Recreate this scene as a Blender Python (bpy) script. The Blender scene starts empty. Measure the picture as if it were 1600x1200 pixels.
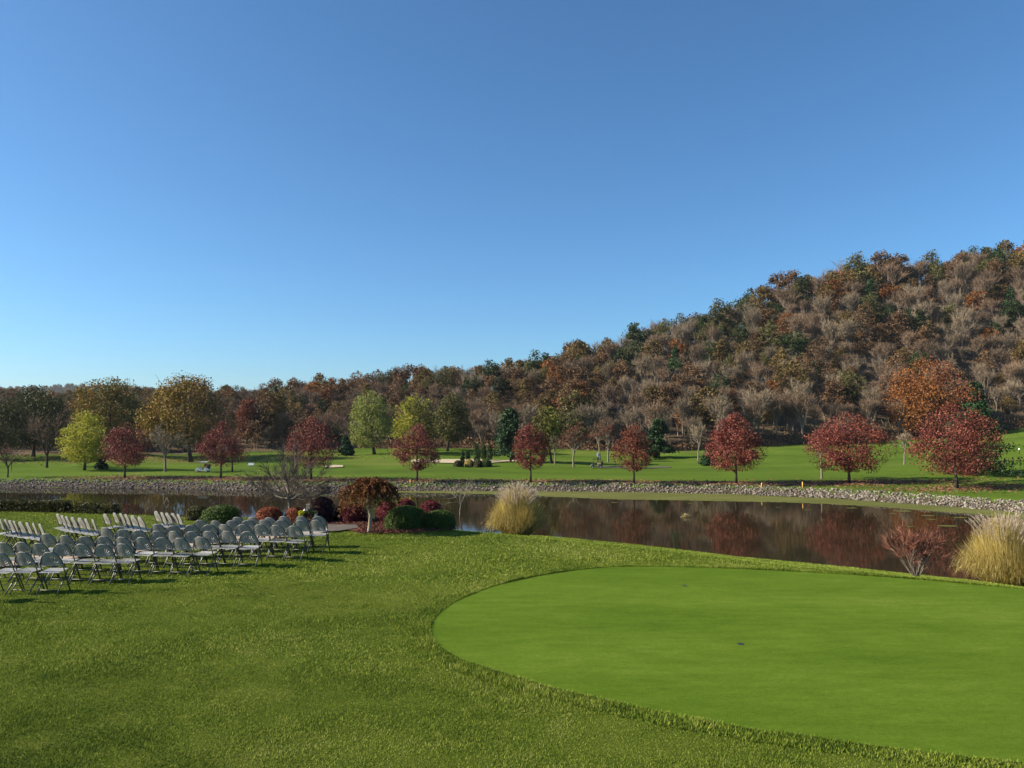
import bpy, bmesh, math, random
import numpy as np
from mathutils import Vector, Matrix

# ------------------------------------------------------------------ camera, sky, sun, exposure
SC = bpy.context.scene
COL = SC.collection
F, HC, PITCH = 1200.0, 7.0, math.atan(55 / 1200.0)          # focal length in photo pixels, eye above the pond, upward tilt
cam = bpy.data.cameras.new("camera")
cam.sensor_width, cam.lens = 36.0, 36.0 * F / 1600.0
cam.clip_start, cam.clip_end = 0.1, 9000.0
camo = bpy.data.objects.new("camera", cam)
camo.location = (0, 0, HC)
camo.rotation_euler = (math.pi / 2 + PITCH, 0, 0)
COL.objects.link(camo)
SC.camera = camo

SUN_EL, SUN_AZ = math.radians(28), math.radians(-93)         # azimuth from +Y, clockwise seen from above
world = bpy.data.worlds.new("World")
SC.world = world
world.use_nodes = True
wn, wl = world.node_tree.nodes, world.node_tree.links
sky = wn.new("ShaderNodeTexSky")
sky.sky_type = 'NISHITA'
sky.sun_disc = False
sky.sun_elevation, sky.sun_rotation = SUN_EL, SUN_AZ
sky.altitude, sky.air_density, sky.dust_density, sky.ozone_density = 200, 0.9, 0.85, 8.2
tint = wn.new("ShaderNodeMix"); tint.data_type = 'RGBA'; tint.blend_type = 'MULTIPLY'   # the camera's colour balance: a cyan leaning blue
tint.inputs[0].default_value = 1.0; tint.inputs[7].default_value = (0.90, 1.08, 1.02, 1)
wl.new(sky.outputs[0], tint.inputs[6]); wl.new(tint.outputs[2], wn["Background"].inputs[0])
wn["Background"].inputs[1].default_value = 0.081
sl = bpy.data.lights.new("sun", 'SUN')
sl.energy, sl.angle, sl.color = 5.0, math.radians(0.5), (1.0, 0.9, 0.74)
so = bpy.data.objects.new("sun", sl)
sd = Vector((math.sin(SUN_AZ) * math.cos(SUN_EL), math.cos(SUN_AZ) * math.cos(SUN_EL), math.sin(SUN_EL)))
so.rotation_euler = sd.to_track_quat('Z', 'Y').to_euler()
so.location = sd * 60
COL.objects.link(so)
SC.view_settings.view_transform, SC.view_settings.look = 'Standard', 'None'
SC.view_settings.exposure, SC.view_settings.gamma = 1.05, 1.0
SC.cycles.max_bounces, SC.cycles.transparent_max_bounces = 5, 6
SC.cycles.caustics_reflective = SC.cycles.caustics_refractive = False

RNG = np.random.default_rng(7)
random.seed(7)

# ------------------------------------------------------------------ terrain
def tab(*p):
    a = np.array(p, float)
    return lambda x, i=1: np.interp(x, a[:, 0], a[:, i])
LAWN = 3.6
NEAR = tab((-900, 29, 38), (60, 29, 38), (280, 27.2, 36.5), (400, 27, 36), (560, 27, 37), (640, 25.5, 41), (720, 23.5, 48), (850, 22, 46.4),
           (1000, 20.4, 43), (1150, 18.7, 39.4), (1300, 17.4, 37), (1400, 16.7, 35.3), (1520, 15.9, 33.6), (1600, 15.4, 32.3), (1900, 14.5, 30), (2600, 13, 27))
FARS = tab((-900, 86), (0, 79.5), (200, 78.5), (400, 76), (600, 75.3), (800, 75.3), (1000, 74), (1150, 72), (1300, 68.6), (1433, 63.6), (1600, 57.5), (1800, 50), (2600, 44))
FOOT = tab((-900, 120, 1.2), (0, 125, 1.2), (300, 130, 1.2), (500, 138, 1.8), (700, 140, 1.9), (850, 136, 1.5), (1000, 132, 1.2), (1150, 140, 1.8),
           (1300, 146, 2.3), (1400, 150, 2.9), (1500, 155, 3.6), (1600, 160, 5.2), (1900, 165, 8.5), (2600, 170, 12))
RIDGE = tab((-900, 640, 230), (0, 637, 220), (300, 634, 190), (400, 630, 184), (500, 628, 190), (620, 621, 200), (700, 610, 195), (800, 610, 190), (860, 598, 190),
            (900, 585, 195), (1000, 557, 206), (1060, 541, 212), (1140, 516, 220), (1210, 490, 228), (1240, 470, 230), (1300, 459, 234), (1400, 445, 240),
            (1500, 433, 246), (1600, 424, 250), (1900, 398, 260), (2600, 378, 270))

def vnoise(x, y, s):
    """smooth value noise, -1..1"""
    x, y = x / s, y / s
    xi, yi = np.floor(x), np.floor(y)
    fx, fy = x - xi, y - yi
    fx, fy = fx * fx * (3 - 2 * fx), fy * fy * (3 - 2 * fy)
    h = lambda a, b: np.modf(np.abs(np.sin(a * 127.1 + b * 311.7 + s * 3.7) * 43758.5453))[0]
    return 2 * ((h(xi, yi) * (1 - fx) + h(xi + 1, yi) * fx) * (1 - fy) + (h(xi, yi + 1) * (1 - fx) + h(xi + 1, yi + 1) * fx) * fy) - 1

def zone_edges(X, Y):
    px = 800 + F * np.clip(X / np.maximum(Y, 4.0), -1.4, 1.5)
    return px, NEAR(px, 1), NEAR(px, 2), FARS(px), FOOT(px, 1), FOOT(px, 2), RIDGE(px, 2)

def zt(X, Y):
    X, Y = np.asarray(X, float), np.asarray(Y, float)
    px, d1, ds, df, fd, fz, rd = zone_edges(X, Y)
    rz = HC - (RIDGE(px, 1) - 655) / F * rd
    t = np.clip((Y - d1) / (ds - d1), 0, 1)
    z = LAWN * (1 - t)
    z = z + (0.045 * vnoise(X, Y, 2.7) + 0.05 * vnoise(X, Y, 6.3)) * (Y < d1) * np.clip((-1.5 - X + 0.12 * (Y - 9)) / 2.0, 0, 1)
    bed = np.clip((Y - ds) / 1.5, 0, 1) * np.clip((df - Y) / 1.5, 0, 1)
    z = np.where(Y > ds, -0.9 * bed, z)
    bank = np.clip((Y - df) / 1.9, 0, 1)
    z = np.where(Y > df, 0.74 * bank, z)
    t = np.clip((Y - df - 1.9) / (fd - df - 1.9), 0, 1)
    z = np.where(Y > df + 1.9, 0.74 + (fz - 0.74) * t + (0.26 * vnoise(X, Y, 9) + 0.16 * vnoise(X, Y, 4.5)) * np.clip((Y - df - 10) / 14, 0, 1), z)
    t = np.clip((Y - fd) / (rd - fd), 0, 1)
    s = t * (0.75 + 0.25 * np.sin(t * math.pi / 2))
    z = np.where(Y > fd, fz + (rz - fz) * s + 0.22 * vnoise(X, Y, 9) * (1 - t) + 2.0 * vnoise(X, Y, 60) * t * (1 - t) * 2 * np.clip((rd - 180) / 120, 0, 1), z)
    t = np.clip((Y - rd) / 500, 0, 1)
    z = np.where(Y > rd, rz + (np.minimum(rz, 8.0) - rz) * t * t * (3 - 2 * t), z)
    far = np.clip((Y - 1000) / 500, 0, 1) * np.clip((2300 - Y) / 500, 0, 1)
    return z + far * far * (3 - 2 * far) * (43 + 7 * vnoise(X, Y, 260) + 4 * vnoise(X, Y, 90)) * np.clip((900 - px) / 700, 0.1, 1)

CP, SP = math.cos(PITCH), math.sin(PITCH)
def ray(px, py):
    a, b = (px - 800) / F, (600 - py) / F
    return np.array((a, CP - b * SP, SP + b * CP))
_S = np.concatenate([np.arange(5, 60, 0.02), np.arange(60, 250, 0.1), np.arange(250, 900, 0.5)])
def hit(px, py, plane=None):
    """point of the ground (or of a level plane) seen at a photo pixel"""
    d = ray(px, py)
    if plane is not None:
        s = (plane - HC) / d[2]
        return np.array((d[0] * s, d[1] * s, plane))
    P = d[None] * _S[:, None]
    k = np.nonzero(P[:, 2] + HC < zt(P[:, 0], P[:, 1]))[0]
    k = k[0] if len(k) else len(_S) - 1
    x, y = P[k, 0], P[k, 1]
    return np.array((x, y, float(zt(x, y))))
def at(px, py, Y):
    d = ray(px, py)
    return d * (Y / d[1]) + np.array((0, 0, HC))

# ------------------------------------------------------------------ helpers
def mesh_obj(name, V, faces, mats, parent=None, smooth=False, mi=None, loc=None, rz=0.0):
    me = bpy.data.meshes.new(name)
    V = np.asarray(V, np.float32)
    if isinstance(faces, np.ndarray):
        n, k = faces.shape
        loops, starts = faces.reshape(-1), np.arange(n) * k
    else:
        ln = np.array([len(f) for f in faces], int)
        loops = np.concatenate([np.asarray(f, int) for f in faces]) if len(faces) else np.zeros(0, int)
        starts = np.concatenate([[0], np.cumsum(ln)[:-1]])
    me.vertices.add(len(V))
    me.vertices.foreach_set("co", V.reshape(-1))
    me.loops.add(len(loops))
    me.loops.foreach_set("vertex_index", loops.astype(np.int32))
    me.polygons.add(len(starts))
    me.polygons.foreach_set("loop_start", starts.astype(np.int32))
    for m in (mats if isinstance(mats, (list, tuple)) else [mats]):
        me.materials.append(m)
    if mi is not None:
        me.polygons.foreach_set("material_index", np.asarray(mi, np.int32))
    me.polygons.foreach_set("use_smooth", np.full(len(starts), smooth))
    me.update(calc_edges=True)
    o = bpy.data.objects.new(name, me)
    COL.objects.link(o)
    if parent is not None:
        o.parent = parent
    if loc is not None:
        o.location = loc
    o.rotation_euler.z = rz
    return o

def tag(o, label=None, cat=None, group=None, kind=None):
    for k, v in (("label", label), ("category", cat), ("group", group), ("kind", kind)):
        if v: o[k] = v
    return o
def thing(name, label, cat, loc, rz=0.0, group=None):
    o = bpy.data.objects.new(name, None)
    o.empty_display_size = 0.2
    o.location, o.rotation_euler = loc, (0, 0, rz)
    COL.objects.link(o)
    return tag(o, label, cat, group)

class MB:
    """collects shapes into one mesh"""
    def __init__(s): s.v, s.f, s.m, s.n = [], [], [], 0
    def add(s, V, Fs, m=0):
        s.v.append(np.asarray(V, float)); s.f += [tuple(i + s.n for i in f) for f in Fs]; s.m += [m] * len(Fs); s.n += len(V)
    def box(s, c, d, R=None, m=0):
        x, y, z = (np.array(d) / 2)
        V = np.array([(i * x, j * y, k * z) for k in (-1, 1) for j in (-1, 1) for i in (-1, 1)])
        if R is not None: V = V @ np.array(R).T
        s.add(V + np.array(c), [(0, 2, 3, 1), (4, 5, 7, 6), (0, 1, 5, 4), (2, 6, 7, 3), (0, 4, 6, 2), (1, 3, 7, 5)], m)
    def tube(s, P, r, n=6, cap=True, m=0):
        P = np.asarray(P, float); k = len(P)
        r = np.broadcast_to(np.asarray(r, float), (k,))
        T = np.gradient(P, axis=0); T /= np.linalg.norm(T, axis=1)[:, None] + 1e-9
        up = np.array((0.0, 0, 1)) if abs(T[0][2]) < 0.9 else np.array((1.0, 0, 0))
        A = np.cross(T, up); A /= np.linalg.norm(A, axis=1)[:, None] + 1e-9
        B = np.cross(T, A)
        an = np.arange(n) * 2 * math.pi / n
        V = (P[:, None] + r[:, None, None] * (A[:, None] * np.cos(an)[None, :, None] + B[:, None] * np.sin(an)[None, :, None])).reshape(-1, 3)
        Fs = [(i * n + j, i * n + (j + 1) % n, (i + 1) * n + (j + 1) % n, (i + 1) * n + j) for i in range(k - 1) for j in range(n)]
        if cap: Fs += [tuple(range(n))[::-1], tuple(range((k - 1) * n, k * n))]
        s.add(V, Fs, m)
    def lathe(s, prof, n=12, c=(0, 0, 0), m=0):
        prof = np.array(prof, float); k = len(prof); an = np.arange(n) * 2 * math.pi / n
        V = np.stack([prof[:, None, 0] * np.cos(an), prof[:, None, 0] * np.sin(an), np.repeat(prof[:, 1:2], n, 1)], -1).reshape(-1, 3)
        Fs = [(i * n + j, i * n + (j + 1) % n, (i + 1) * n + (j + 1) % n, (i + 1) * n + j) for i in range(k - 1) for j in range(n)]
        Fs += [tuple(range(n))[::-1], tuple(range((k - 1) * n, k * n))]
        s.add(V + np.array(c), Fs, m)
    def build(s, name, mats, parent=None, smooth=False, **kw):
        return mesh_obj(name, np.concatenate(s.v), s.f, mats, parent, smooth, s.m, **kw)

# ------------------------------------------------------------------ materials
def new_mat(name):
    m = bpy.data.materials.new(name)
    m.use_nodes = True
    return m, m.node_tree.nodes, m.node_tree.links, m.node_tree.nodes["Principled BSDF"]
def ramp(n, stops):
    r = n.new("ShaderNodeValToRGB")
    e = r.color_ramp.elements
    while len(e) < len(stops): e.new(0.5)
    for k, (p, c) in enumerate(stops):
        e[k].position, e[k].color = p, (*c, 1)
    return r
def mixrgb(n, l, a, b, fac, mode='MIX'):
    x = n.new("ShaderNodeMix"); x.data_type = 'RGBA'; x.blend_type = mode
    for s, v in ((0, fac), (6, a), (7, b)):
        if hasattr(v, "is_linked"): l.new(v, x.inputs[s])
        else: x.inputs[s].default_value = v if s == 0 else (*v, 1)
    return x.outputs[2]
def noise(n, l, scale, detail=3.0, rough=0.55, vec=None):
    t = n.new("ShaderNodeTexNoise")
    t.inputs["Scale"].default_value, t.inputs["Detail"].default_value, t.inputs["Roughness"].default_value = scale, detail, rough
    if vec is not None: l.new(vec, t.inputs["Vector"])
    return t
def coords(n, l, scale=(1, 1, 1), kind="Object"):
    tc = n.new("ShaderNodeTexCoord"); mp = n.new("ShaderNodeMapping")
    mp.inputs["Scale"].default_value = scale
    l.new(tc.outputs[kind], mp.inputs[0])
    return mp.outputs[0]
def bump(n, l, b, h, strength, dist):
    x = n.new("ShaderNodeBump")
    x.inputs["Strength"].default_value, x.inputs["Distance"].default_value = strength, dist
    l.new(h, x.inputs["Height"]); l.new(x.outputs[0], b.inputs["Normal"])

def plain(name, c, rough=0.6, var=0.25, scale=6.0, metal=0.0):
    m, n, l, b = new_mat(name)
    t = noise(n, l, scale, 4, vec=coords(n, l))
    r = ramp(n, [(0.3, tuple(x * (1 - var) for x in c)), (0.7, tuple(min(1, x * (1 + var)) for x in c))])
    l.new(t.outputs[0], r.inputs[0]); l.new(r.outputs[0], b.inputs["Base Color"])
    b.inputs["Roughness"].default_value, b.inputs["Metallic"].default_value = rough, metal
    if rough >= .8: b.inputs["Specular IOR Level"].default_value = .1
    return m
def leaf_mat(name, cols, trans=0.3, ovar=0.35, rough=0.65):
    """each leaf picks its colour from the ramp, each tree shifts a little in value"""
    m, n, l, b = new_mat(name)
    g = n.new("ShaderNodeNewGeometry")
    k = len(cols)
    r = ramp(n, [(i / max(1, k - 1), c) for i, c in enumerate(cols)])
    r.color_ramp.interpolation = 'LINEAR'
    l.new(g.outputs["Random Per Island"], r.inputs[0])
    oi = n.new("ShaderNodeObjectInfo")
    mr = n.new("ShaderNodeMapRange")
    mr.inputs[3].default_value, mr.inputs[4].default_value = 1 - ovar, 1 + ovar
    l.new(oi.outputs["Random"], mr.inputs[0])
    hs = n.new("ShaderNodeHueSaturation")
    l.new(r.outputs[0], hs.inputs["Color"]); l.new(mr.outputs[0], hs.inputs["Value"])
    tr = n.new("ShaderNodeBsdfTranslucent"); mx = n.new("ShaderNodeMixShader")
    mx.inputs[0].default_value = trans
    l.new(hs.outputs[0], b.inputs["Base Color"]); l.new(hs.outputs[0], tr.inputs[0])
    b.inputs["Roughness"].default_value = rough
    b.inputs["Specular IOR Level"].default_value = 0.2
    l.new(b.outputs[0], mx.inputs[1]); l.new(tr.outputs[0], mx.inputs[2])
    l.new(mx.outputs[0], n["Material Output"].inputs[0])
    return m
def bark_mat(name, c, var=0.4):
    m, n, l, b = new_mat(name)
    v = coords(n, l, (1, 1, 0.25))
    t = noise(n, l, 9, 5, 0.65, v)
    r = ramp(n, [(0.3, tuple(x * (1 - var) for x in c)), (0.7, tuple(min(1, x * (1 + var)) for x in c))])
    l.new(t.outputs[0], r.inputs[0]); l.new(r.outputs[0], b.inputs["Base Color"])
    b.inputs["Roughness"].default_value = 0.9
    b.inputs["Specular IOR Level"].default_value = 0.15
    bump(n, l, b, t.outputs[0], 0.6, 0.03)
    return m
def turf_mat(name, cols, scales=(0.35, 3.0, 40.0), stretch=(1, 1, 1), bumpd=0.03, bscale=60.0, span=(.38, .72), wts=(.5, .3, .3)):
    """three octave groups of mottling between the given grass colours"""
    m, n, l, b = new_mat(name)
    v = coords(n, l, stretch)
    a = noise(n, l, scales[0], 4, 0.6, v); c = noise(n, l, scales[1], 4, 0.6, v); d = noise(n, l, scales[2], 3, 0.7, v)
    m1 = n.new("ShaderNodeMath"); m1.operation = 'MULTIPLY_ADD'; m1.inputs[1].default_value = wts[0]
    l.new(a.outputs[0], m1.inputs[0])
    m2 = n.new("ShaderNodeMath"); m2.operation = 'MULTIPLY_ADD'; m2.inputs[1].default_value = wts[1]
    l.new(c.outputs[0], m2.inputs[0])
    m3 = n.new("ShaderNodeMath"); m3.operation = 'MULTIPLY'; m3.inputs[1].default_value = wts[2]
    l.new(d.outputs[0], m3.inputs[0]); l.new(m3.outputs[0], m2.inputs[2]); l.new(m2.outputs[0], m1.inputs[2])
    r = ramp(n, [(span[0] + (span[1] - span[0]) * i / (len(cols) - 1), c_) for i, c_ in enumerate(cols)])
    l.new(m1.outputs[0], r.inputs[0])
    l.new(r.outputs[0], b.inputs["Base Color"])
    b.inputs["Roughness"].default_value = 0.85
    b.inputs["Specular IOR Level"].default_value = 0.02
    h = noise(n, l, bscale, 3, 0.7, coords(n, l))
    bump(n, l, b, h.outputs[0], 0.8, bumpd)
    return m

M = {}
M['lawn'] = turf_mat("lawn soil and thatch", [(.045, .066, .009), (.085, .115, .013), (.14, .15, .028)], (0.25, 2.2, 30), (0.6, 1, 1), 0.04, 45)
M['green'] = turf_mat("close mown putting green", [(.056, .100, .008), (.077, .130, .011), (.100, .156, .015), (.150, .196, .030)], (0.35, 3.0, 34), (0.5, 1.7, 1), 0.014, 95, (.38, .68), (.34, .26, .46))
M['fair'] = turf_mat("fairway turf", [(.045, .065, .014), (.070, .112, .014), (.086, .138, .016), (.14, .145, .035)], (0.06, 0.22, 2.2), (0.22, 1, 1), 0.12, 3, (.42, .66))
M['floor'] = turf_mat("forest floor of fallen leaves", [(.075, .055, .036), (.115, .082, .052), (.16, .115, .072)], (0.05, 0.4, 4), (1, 1, 1), 0.2, 2)
M['mud'] = plain("pond mud", (.07, .055, .035), 0.8)
M['sand'] = plain("bunker sand", (.44, .36, .24), 0.9, 0.12, 3)
M['concrete'] = plain("tan concrete path", (.42, .31, .22), 0.85, 0.15, 5)
M['paver'] = plain("grey paving", (.115, .098, .082), 0.85, 0.2, 4)
M['mulch'] = plain("red bark mulch", (.10, .036, .024), 0.95, 0.55, 14)
M['rock'] = plain("riprap limestone", (.40, .355, .30), 0.9, 0.45, 3.0)
M['bark'] = bark_mat("dark bark", (.055, .042, .034))
M['greybark'] = bark_mat("grey bark", (.17, .14, .11))
M['hillbark'] = bark_mat("pale hill bark", (.20, .16, .12), .3)  # lighter bark for the hill trees
M['palebark'] = bark_mat("pale bark", (.29, .235, .165), 0.3)
M['saplingbark'] = bark_mat("sapling bark", (.20, .165, .12), 0.3)
def twig_mat(name, cols):
    return leaf_mat(name, cols, 0.0, 0.3, 0.9)
M['darktwig'] = twig_mat("dark twigs", [(.05, .038, .028), (.09, .068, .048), (.14, .105, .075)])
M['greytwig'] = twig_mat("grey twigs", [(.13, .098, .064), (.215, .162, .106), (.315, .24, .16)])
M['browntwig'] = twig_mat("brown twigs", [(.115, .072, .045), (.185, .118, .073), (.255, .17, .108)])
M['red'] = leaf_mat("red autumn leaves", [(.072, .015, .013), (.138, .031, .024), (.21, .055, .038), (.29, .10, .065)], 0.14, 0.12)
M['redorange'] = leaf_mat("russet autumn leaves", [(.10, .026, .016), (.17, .048, .026), (.25, .09, .045)], 0.14, 0.12)
M['orange'] = leaf_mat("orange oak leaves", [(.12, .042, .012), (.19, .070, .017), (.26, .105, .026)], 0.14, 0.2)
M['brown'] = leaf_mat("brown oak leaves", [(.085, .048, .024), (.135, .075, .034), (.19, .11, .05)], 0.14, 0.25)
M['olive'] = leaf_mat("olive turning leaves", [(.06, .065, .016), (.10, .098, .022), (.16, .13, .032)], 0.14, 0.25)
M['oakgold'] = leaf_mat("golden brown oak leaves", [(.11, .095, .014), (.19, .135, .018), (.26, .155, .022), (.17, .08, .016)], 0.14, 0.15)
M['goldbrown'] = leaf_mat("golden brown hill oak leaves", [(.085, .062, .022), (.14, .095, .03), (.20, .13, .042)], 0.2, 0.2)
M['dullolive'] = leaf_mat("dull olive hill oak leaves", [(.055, .056, .018), (.09, .086, .026), (.13, .112, .036)], 0.2, 0.2)
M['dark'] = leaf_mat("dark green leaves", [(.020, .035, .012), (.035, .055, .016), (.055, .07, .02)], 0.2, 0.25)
M['yellowgreen'] = leaf_mat("yellow green leaves", [(.20, .21, .022), (.30, .29, .03), (.38, .35, .045)], 0.35, 0.12)
M['palegreen'] = leaf_mat("pale green willow leaves", [(.14, .17, .035), (.20, .22, .05), (.27, .27, .07)], 0.35, 0.12)
M['pine'] = leaf_mat("pine needles", [(.014, .036, .012), (.026, .062, .020), (.048, .092, .028)], 0.1, 0.2)
M['arbor'] = leaf_mat("arborvitae sprays", [(.020, .042, .012), (.036, .066, .018), (.06, .095, .026)], 0.1, 0.15)
M['box'] = leaf_mat("clipped evergreen leaves", [(.028, .052, .008), (.055, .092, .012), (.10, .14, .022)], 0.2, 0.15)
M['hedge'] = leaf_mat("boxwood hedge leaves", [(.03, .032, .010), (.055, .055, .014), (.10, .085, .022)], 0.2, 0.1)
M['barberry'] = leaf_mat("burgundy shrub leaves", [(.06, .008, .012), (.13, .016, .020), (.24, .035, .035)], 0.25, 0.15)
M['russet'] = leaf_mat("russet shrub leaves", [(.13, .03, .015), (.22, .058, .025), (.31, .10, .04)], 0.25, 0.15)
M['maroon'] = leaf_mat("maroon shrub leaves", [(.02, .006, .008), (.035, .010, .012), (.07, .02, .02)], 0.15, 0.1)
M['weep'] = leaf_mat("bronze weeping leaves", [(.07, .020, .010), (.13, .042, .014), (.21, .08, .02), (.08, .06, .018)], 0.25, 0.05)
def blade_mat():
    m, n, l, b = new_mat("lawn grass blades")
    g = n.new("ShaderNodeNewGeometry"); v = coords(n, l)
    a = noise(n, l, 0.45, 4, 0.6, v); c = noise(n, l, 3.0, 3, 0.6, v)
    m1 = n.new("ShaderNodeMath"); m1.operation = 'MULTIPLY_ADD'; m1.inputs[1].default_value = 0.55; l.new(g.outputs["Random Per Island"], m1.inputs[0])
    m2 = n.new("ShaderNodeMath"); m2.operation = 'MULTIPLY_ADD'; m2.inputs[1].default_value = 0.90; l.new(a.outputs[0], m2.inputs[0])
    m3 = n.new("ShaderNodeMath"); m3.operation = 'MULTIPLY_ADD'; m3.inputs[1].default_value = 0.50; m3.inputs[2].default_value = -0.50
    l.new(c.outputs[0], m3.inputs[0]); l.new(m3.outputs[0], m2.inputs[2]); l.new(m2.outputs[0], m1.inputs[2])
    r = ramp(n, [(.12, (.036, .066, .009)), (.40, (.125, .185, .020)), (.66, (.24, .285, .038)), (.92, (.42, .39, .13))])
    l.new(m1.outputs[0], r.inputs[0])
    tr = n.new("ShaderNodeBsdfTranslucent"); mx = n.new("ShaderNodeMixShader"); mx.inputs[0].default_value = .22
    l.new(r.outputs[0], b.inputs["Base Color"]); l.new(r.outputs[0], tr.inputs[0])
    b.inputs["Roughness"].default_value = .75; b.inputs["Specular IOR Level"].default_value = .08
    l.new(b.outputs[0], mx.inputs[1]); l.new(tr.outputs[0], mx.inputs[2]); l.new(mx.outputs[0], n["Material Output"].inputs[0])
    return m
M['blade'] = blade_mat()
M['reed'] = leaf_mat("dry silver grass blades", [(.28, .20, .05), (.44, .33, .08), (.56, .46, .17), (.30, .22, .07)], 0.25, 0.05)
M['plume'] = leaf_mat("feathery plumes", [(.42, .31, .22), (.55, .44, .33), (.66, .56, .45)], 0.35, 0.05)
M['redtwig'] = leaf_mat("red twigs", [(.11, .042, .026), (.18, .066, .04), (.27, .12, .08)], 0.1, 0.0)
M['fallen'] = leaf_mat("fallen maple leaves", [(.15, .07, .04), (.23, .11, .065), (.31, .165, .10)], 0.1, 0.0)
M['algae'] = turf_mat("duckweed mat", [(.075, .085, .022), (.115, .12, .035), (.17, .165, .06)], (0.15, 1.0, 6), (0.4, 1, 1), 0.004, 8)
M['white'] = plain("cream plastic darkened for shade", (.28, .265, .225), 0.45, 0.06)  # backrests, their shade put into a darker cream
M['seat'] = plain("pale plastic seat", (.50, .49, .46), 0.4, 0.06)  # same chair plastic made paler, the seats' sunlit look put into the colour
M['frame'] = plain("grey steel tube", (.09, .085, .08), 0.45, 0.15, 8, 0.3)
M['black'] = plain("black plastic", (.02, .02, .022), 0.5)
M['whitepaint'] = plain("white paint", (.78, .76, .72), 0.5, 0.05)
M['tan'] = plain("tan wood", (.46, .33, .20), 0.7, 0.2, 12)
M['yellow'] = plain("yellow paint", (.75, .42, .08), 0.6, 0.1)
M['flower'] = leaf_mat("yellow flowers", [(.5, .46, .02), (.65, .6, .05), (.25, .3, .03)], 0.3, 0.0)
M['skin'] = plain("skin", (.45, .27, .19), 0.6, 0.05)
M['redcloth'] = plain("red shirt", (.35, .03, .03), 0.8)
M['bluecloth'] = plain("pale blue shirt", (.22, .28, .42), 0.8)
M['darkcloth'] = plain("dark trousers", (.03, .03, .04), 0.8)

m, n, l, b = new_mat("pond water")
b.inputs["Base Color"].default_value = (.022, .016, .008, 1)
b.inputs["Roughness"].default_value = 0.03
b.inputs["IOR"].default_value = 1.33
b.inputs["Specular IOR Level"].default_value = 0.36
w1 = noise(n, l, 1.6, 3, 0.5, coords(n, l, (0.5, 1.5, 1)))
bump(n, l, b, w1.outputs[0], 0.28, 0.006)
M['water'] = m

# ------------------------------------------------------------------ ground sheets and water
ys = np.concatenate([np.arange(-15, 60, 0.3), np.arange(60, 165, 0.6), np.arange(165, 470, 3.0), np.geomspace(470, 3200, 70)])
vs = np.linspace(-1.15, 1.15, 330)
GX = vs[None, :] * (ys[:, None] + 20); GY = np.repeat(ys[:, None], len(vs), 1)
GZ = zt(GX, GY)
GV = np.stack([GX, GY, GZ], -1).reshape(-1, 3)
ri, ci = np.meshgrid(np.arange(len(ys) - 1), np.arange(len(vs) - 1), indexing='ij')
q = (ri * len(vs) + ci).reshape(-1)
GF = np.stack([q, q + 1, q + 1 + len(vs), q + len(vs)], 1)
cx, cy = GV[GF].mean(1)[:, 0], GV[GF].mean(1)[:, 1]
_, d1, ds, df, fd, fz, rd = zone_edges(cx, cy)
zone = np.where(cy < ds, 0, np.where(cy < df + 1.2, 1, np.where(cy < fd, 2, 3)))
for k, (nm, mt) in enumerate((("lawn", 'lawn'), ("pond_bed", 'mud'), ("fairway", 'fair'), ("hill", 'floor'))):
    Fk = GF[zone == k]
    u, inv = np.unique(Fk, return_inverse=True)
    tag(mesh_obj(nm, GV[u], inv.reshape(-1, 4), M[mt], smooth=True), kind="structure")
wx = np.linspace(-110, 90, 41); wy = np.linspace(27, 92, 14)
WV = np.array([(x, y, 0) for y in wy for x in wx]); 
WF = np.array([(i * 41 + j, i * 41 + j + 1, (i + 1) * 41 + j + 1, (i + 1) * 41 + j) for i in range(13) for j in range(40)])
tag(mesh_obj("pond_water", WV, WF, M['water'], smooth=True), kind="structure")

def ground_px(pts, plane=None):
    return np.array([hit(x, y, plane) for x, y in pts])
def sheet(name, up, lo, mat, lift, n=60, rows=5, plane=None, rag=0.0, **tags):
    """a thin sheet on the ground between two outlines"""
    U, L = ground_px(up, plane), ground_px(lo, plane)
    def res(P):
        s = np.concatenate([[0], np.cumsum(np.linalg.norm(np.diff(P[:, :2], axis=0), axis=1))]); t = np.linspace(0, s[-1], n)
        return np.stack([np.interp(t, s, P[:, i]) for i in range(2)], 1)
    U, L = res(U), res(L)
    if rag: L = L + (L - U) / (np.linalg.norm(L - U, axis=1)[:, None] + 1e-6) * RNG.normal(0, rag, n)[:, None]
    V = np.concatenate([U * (1 - t) + L * t for t in np.linspace(0, 1, rows)])
    Z = zt(V[:, 0], V[:, 1]) + lift if plane is None else np.full(len(V), plane + lift)
    Fq = np.array([(i * n + j, (i + 1) * n + j, (i + 1) * n + j + 1, i * n + j + 1) for i in range(rows - 1) for j in range(n - 1)])
    return tag(mesh_obj(name, np.column_stack([V, Z]), Fq, mat, smooth=True), **tags)

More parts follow.
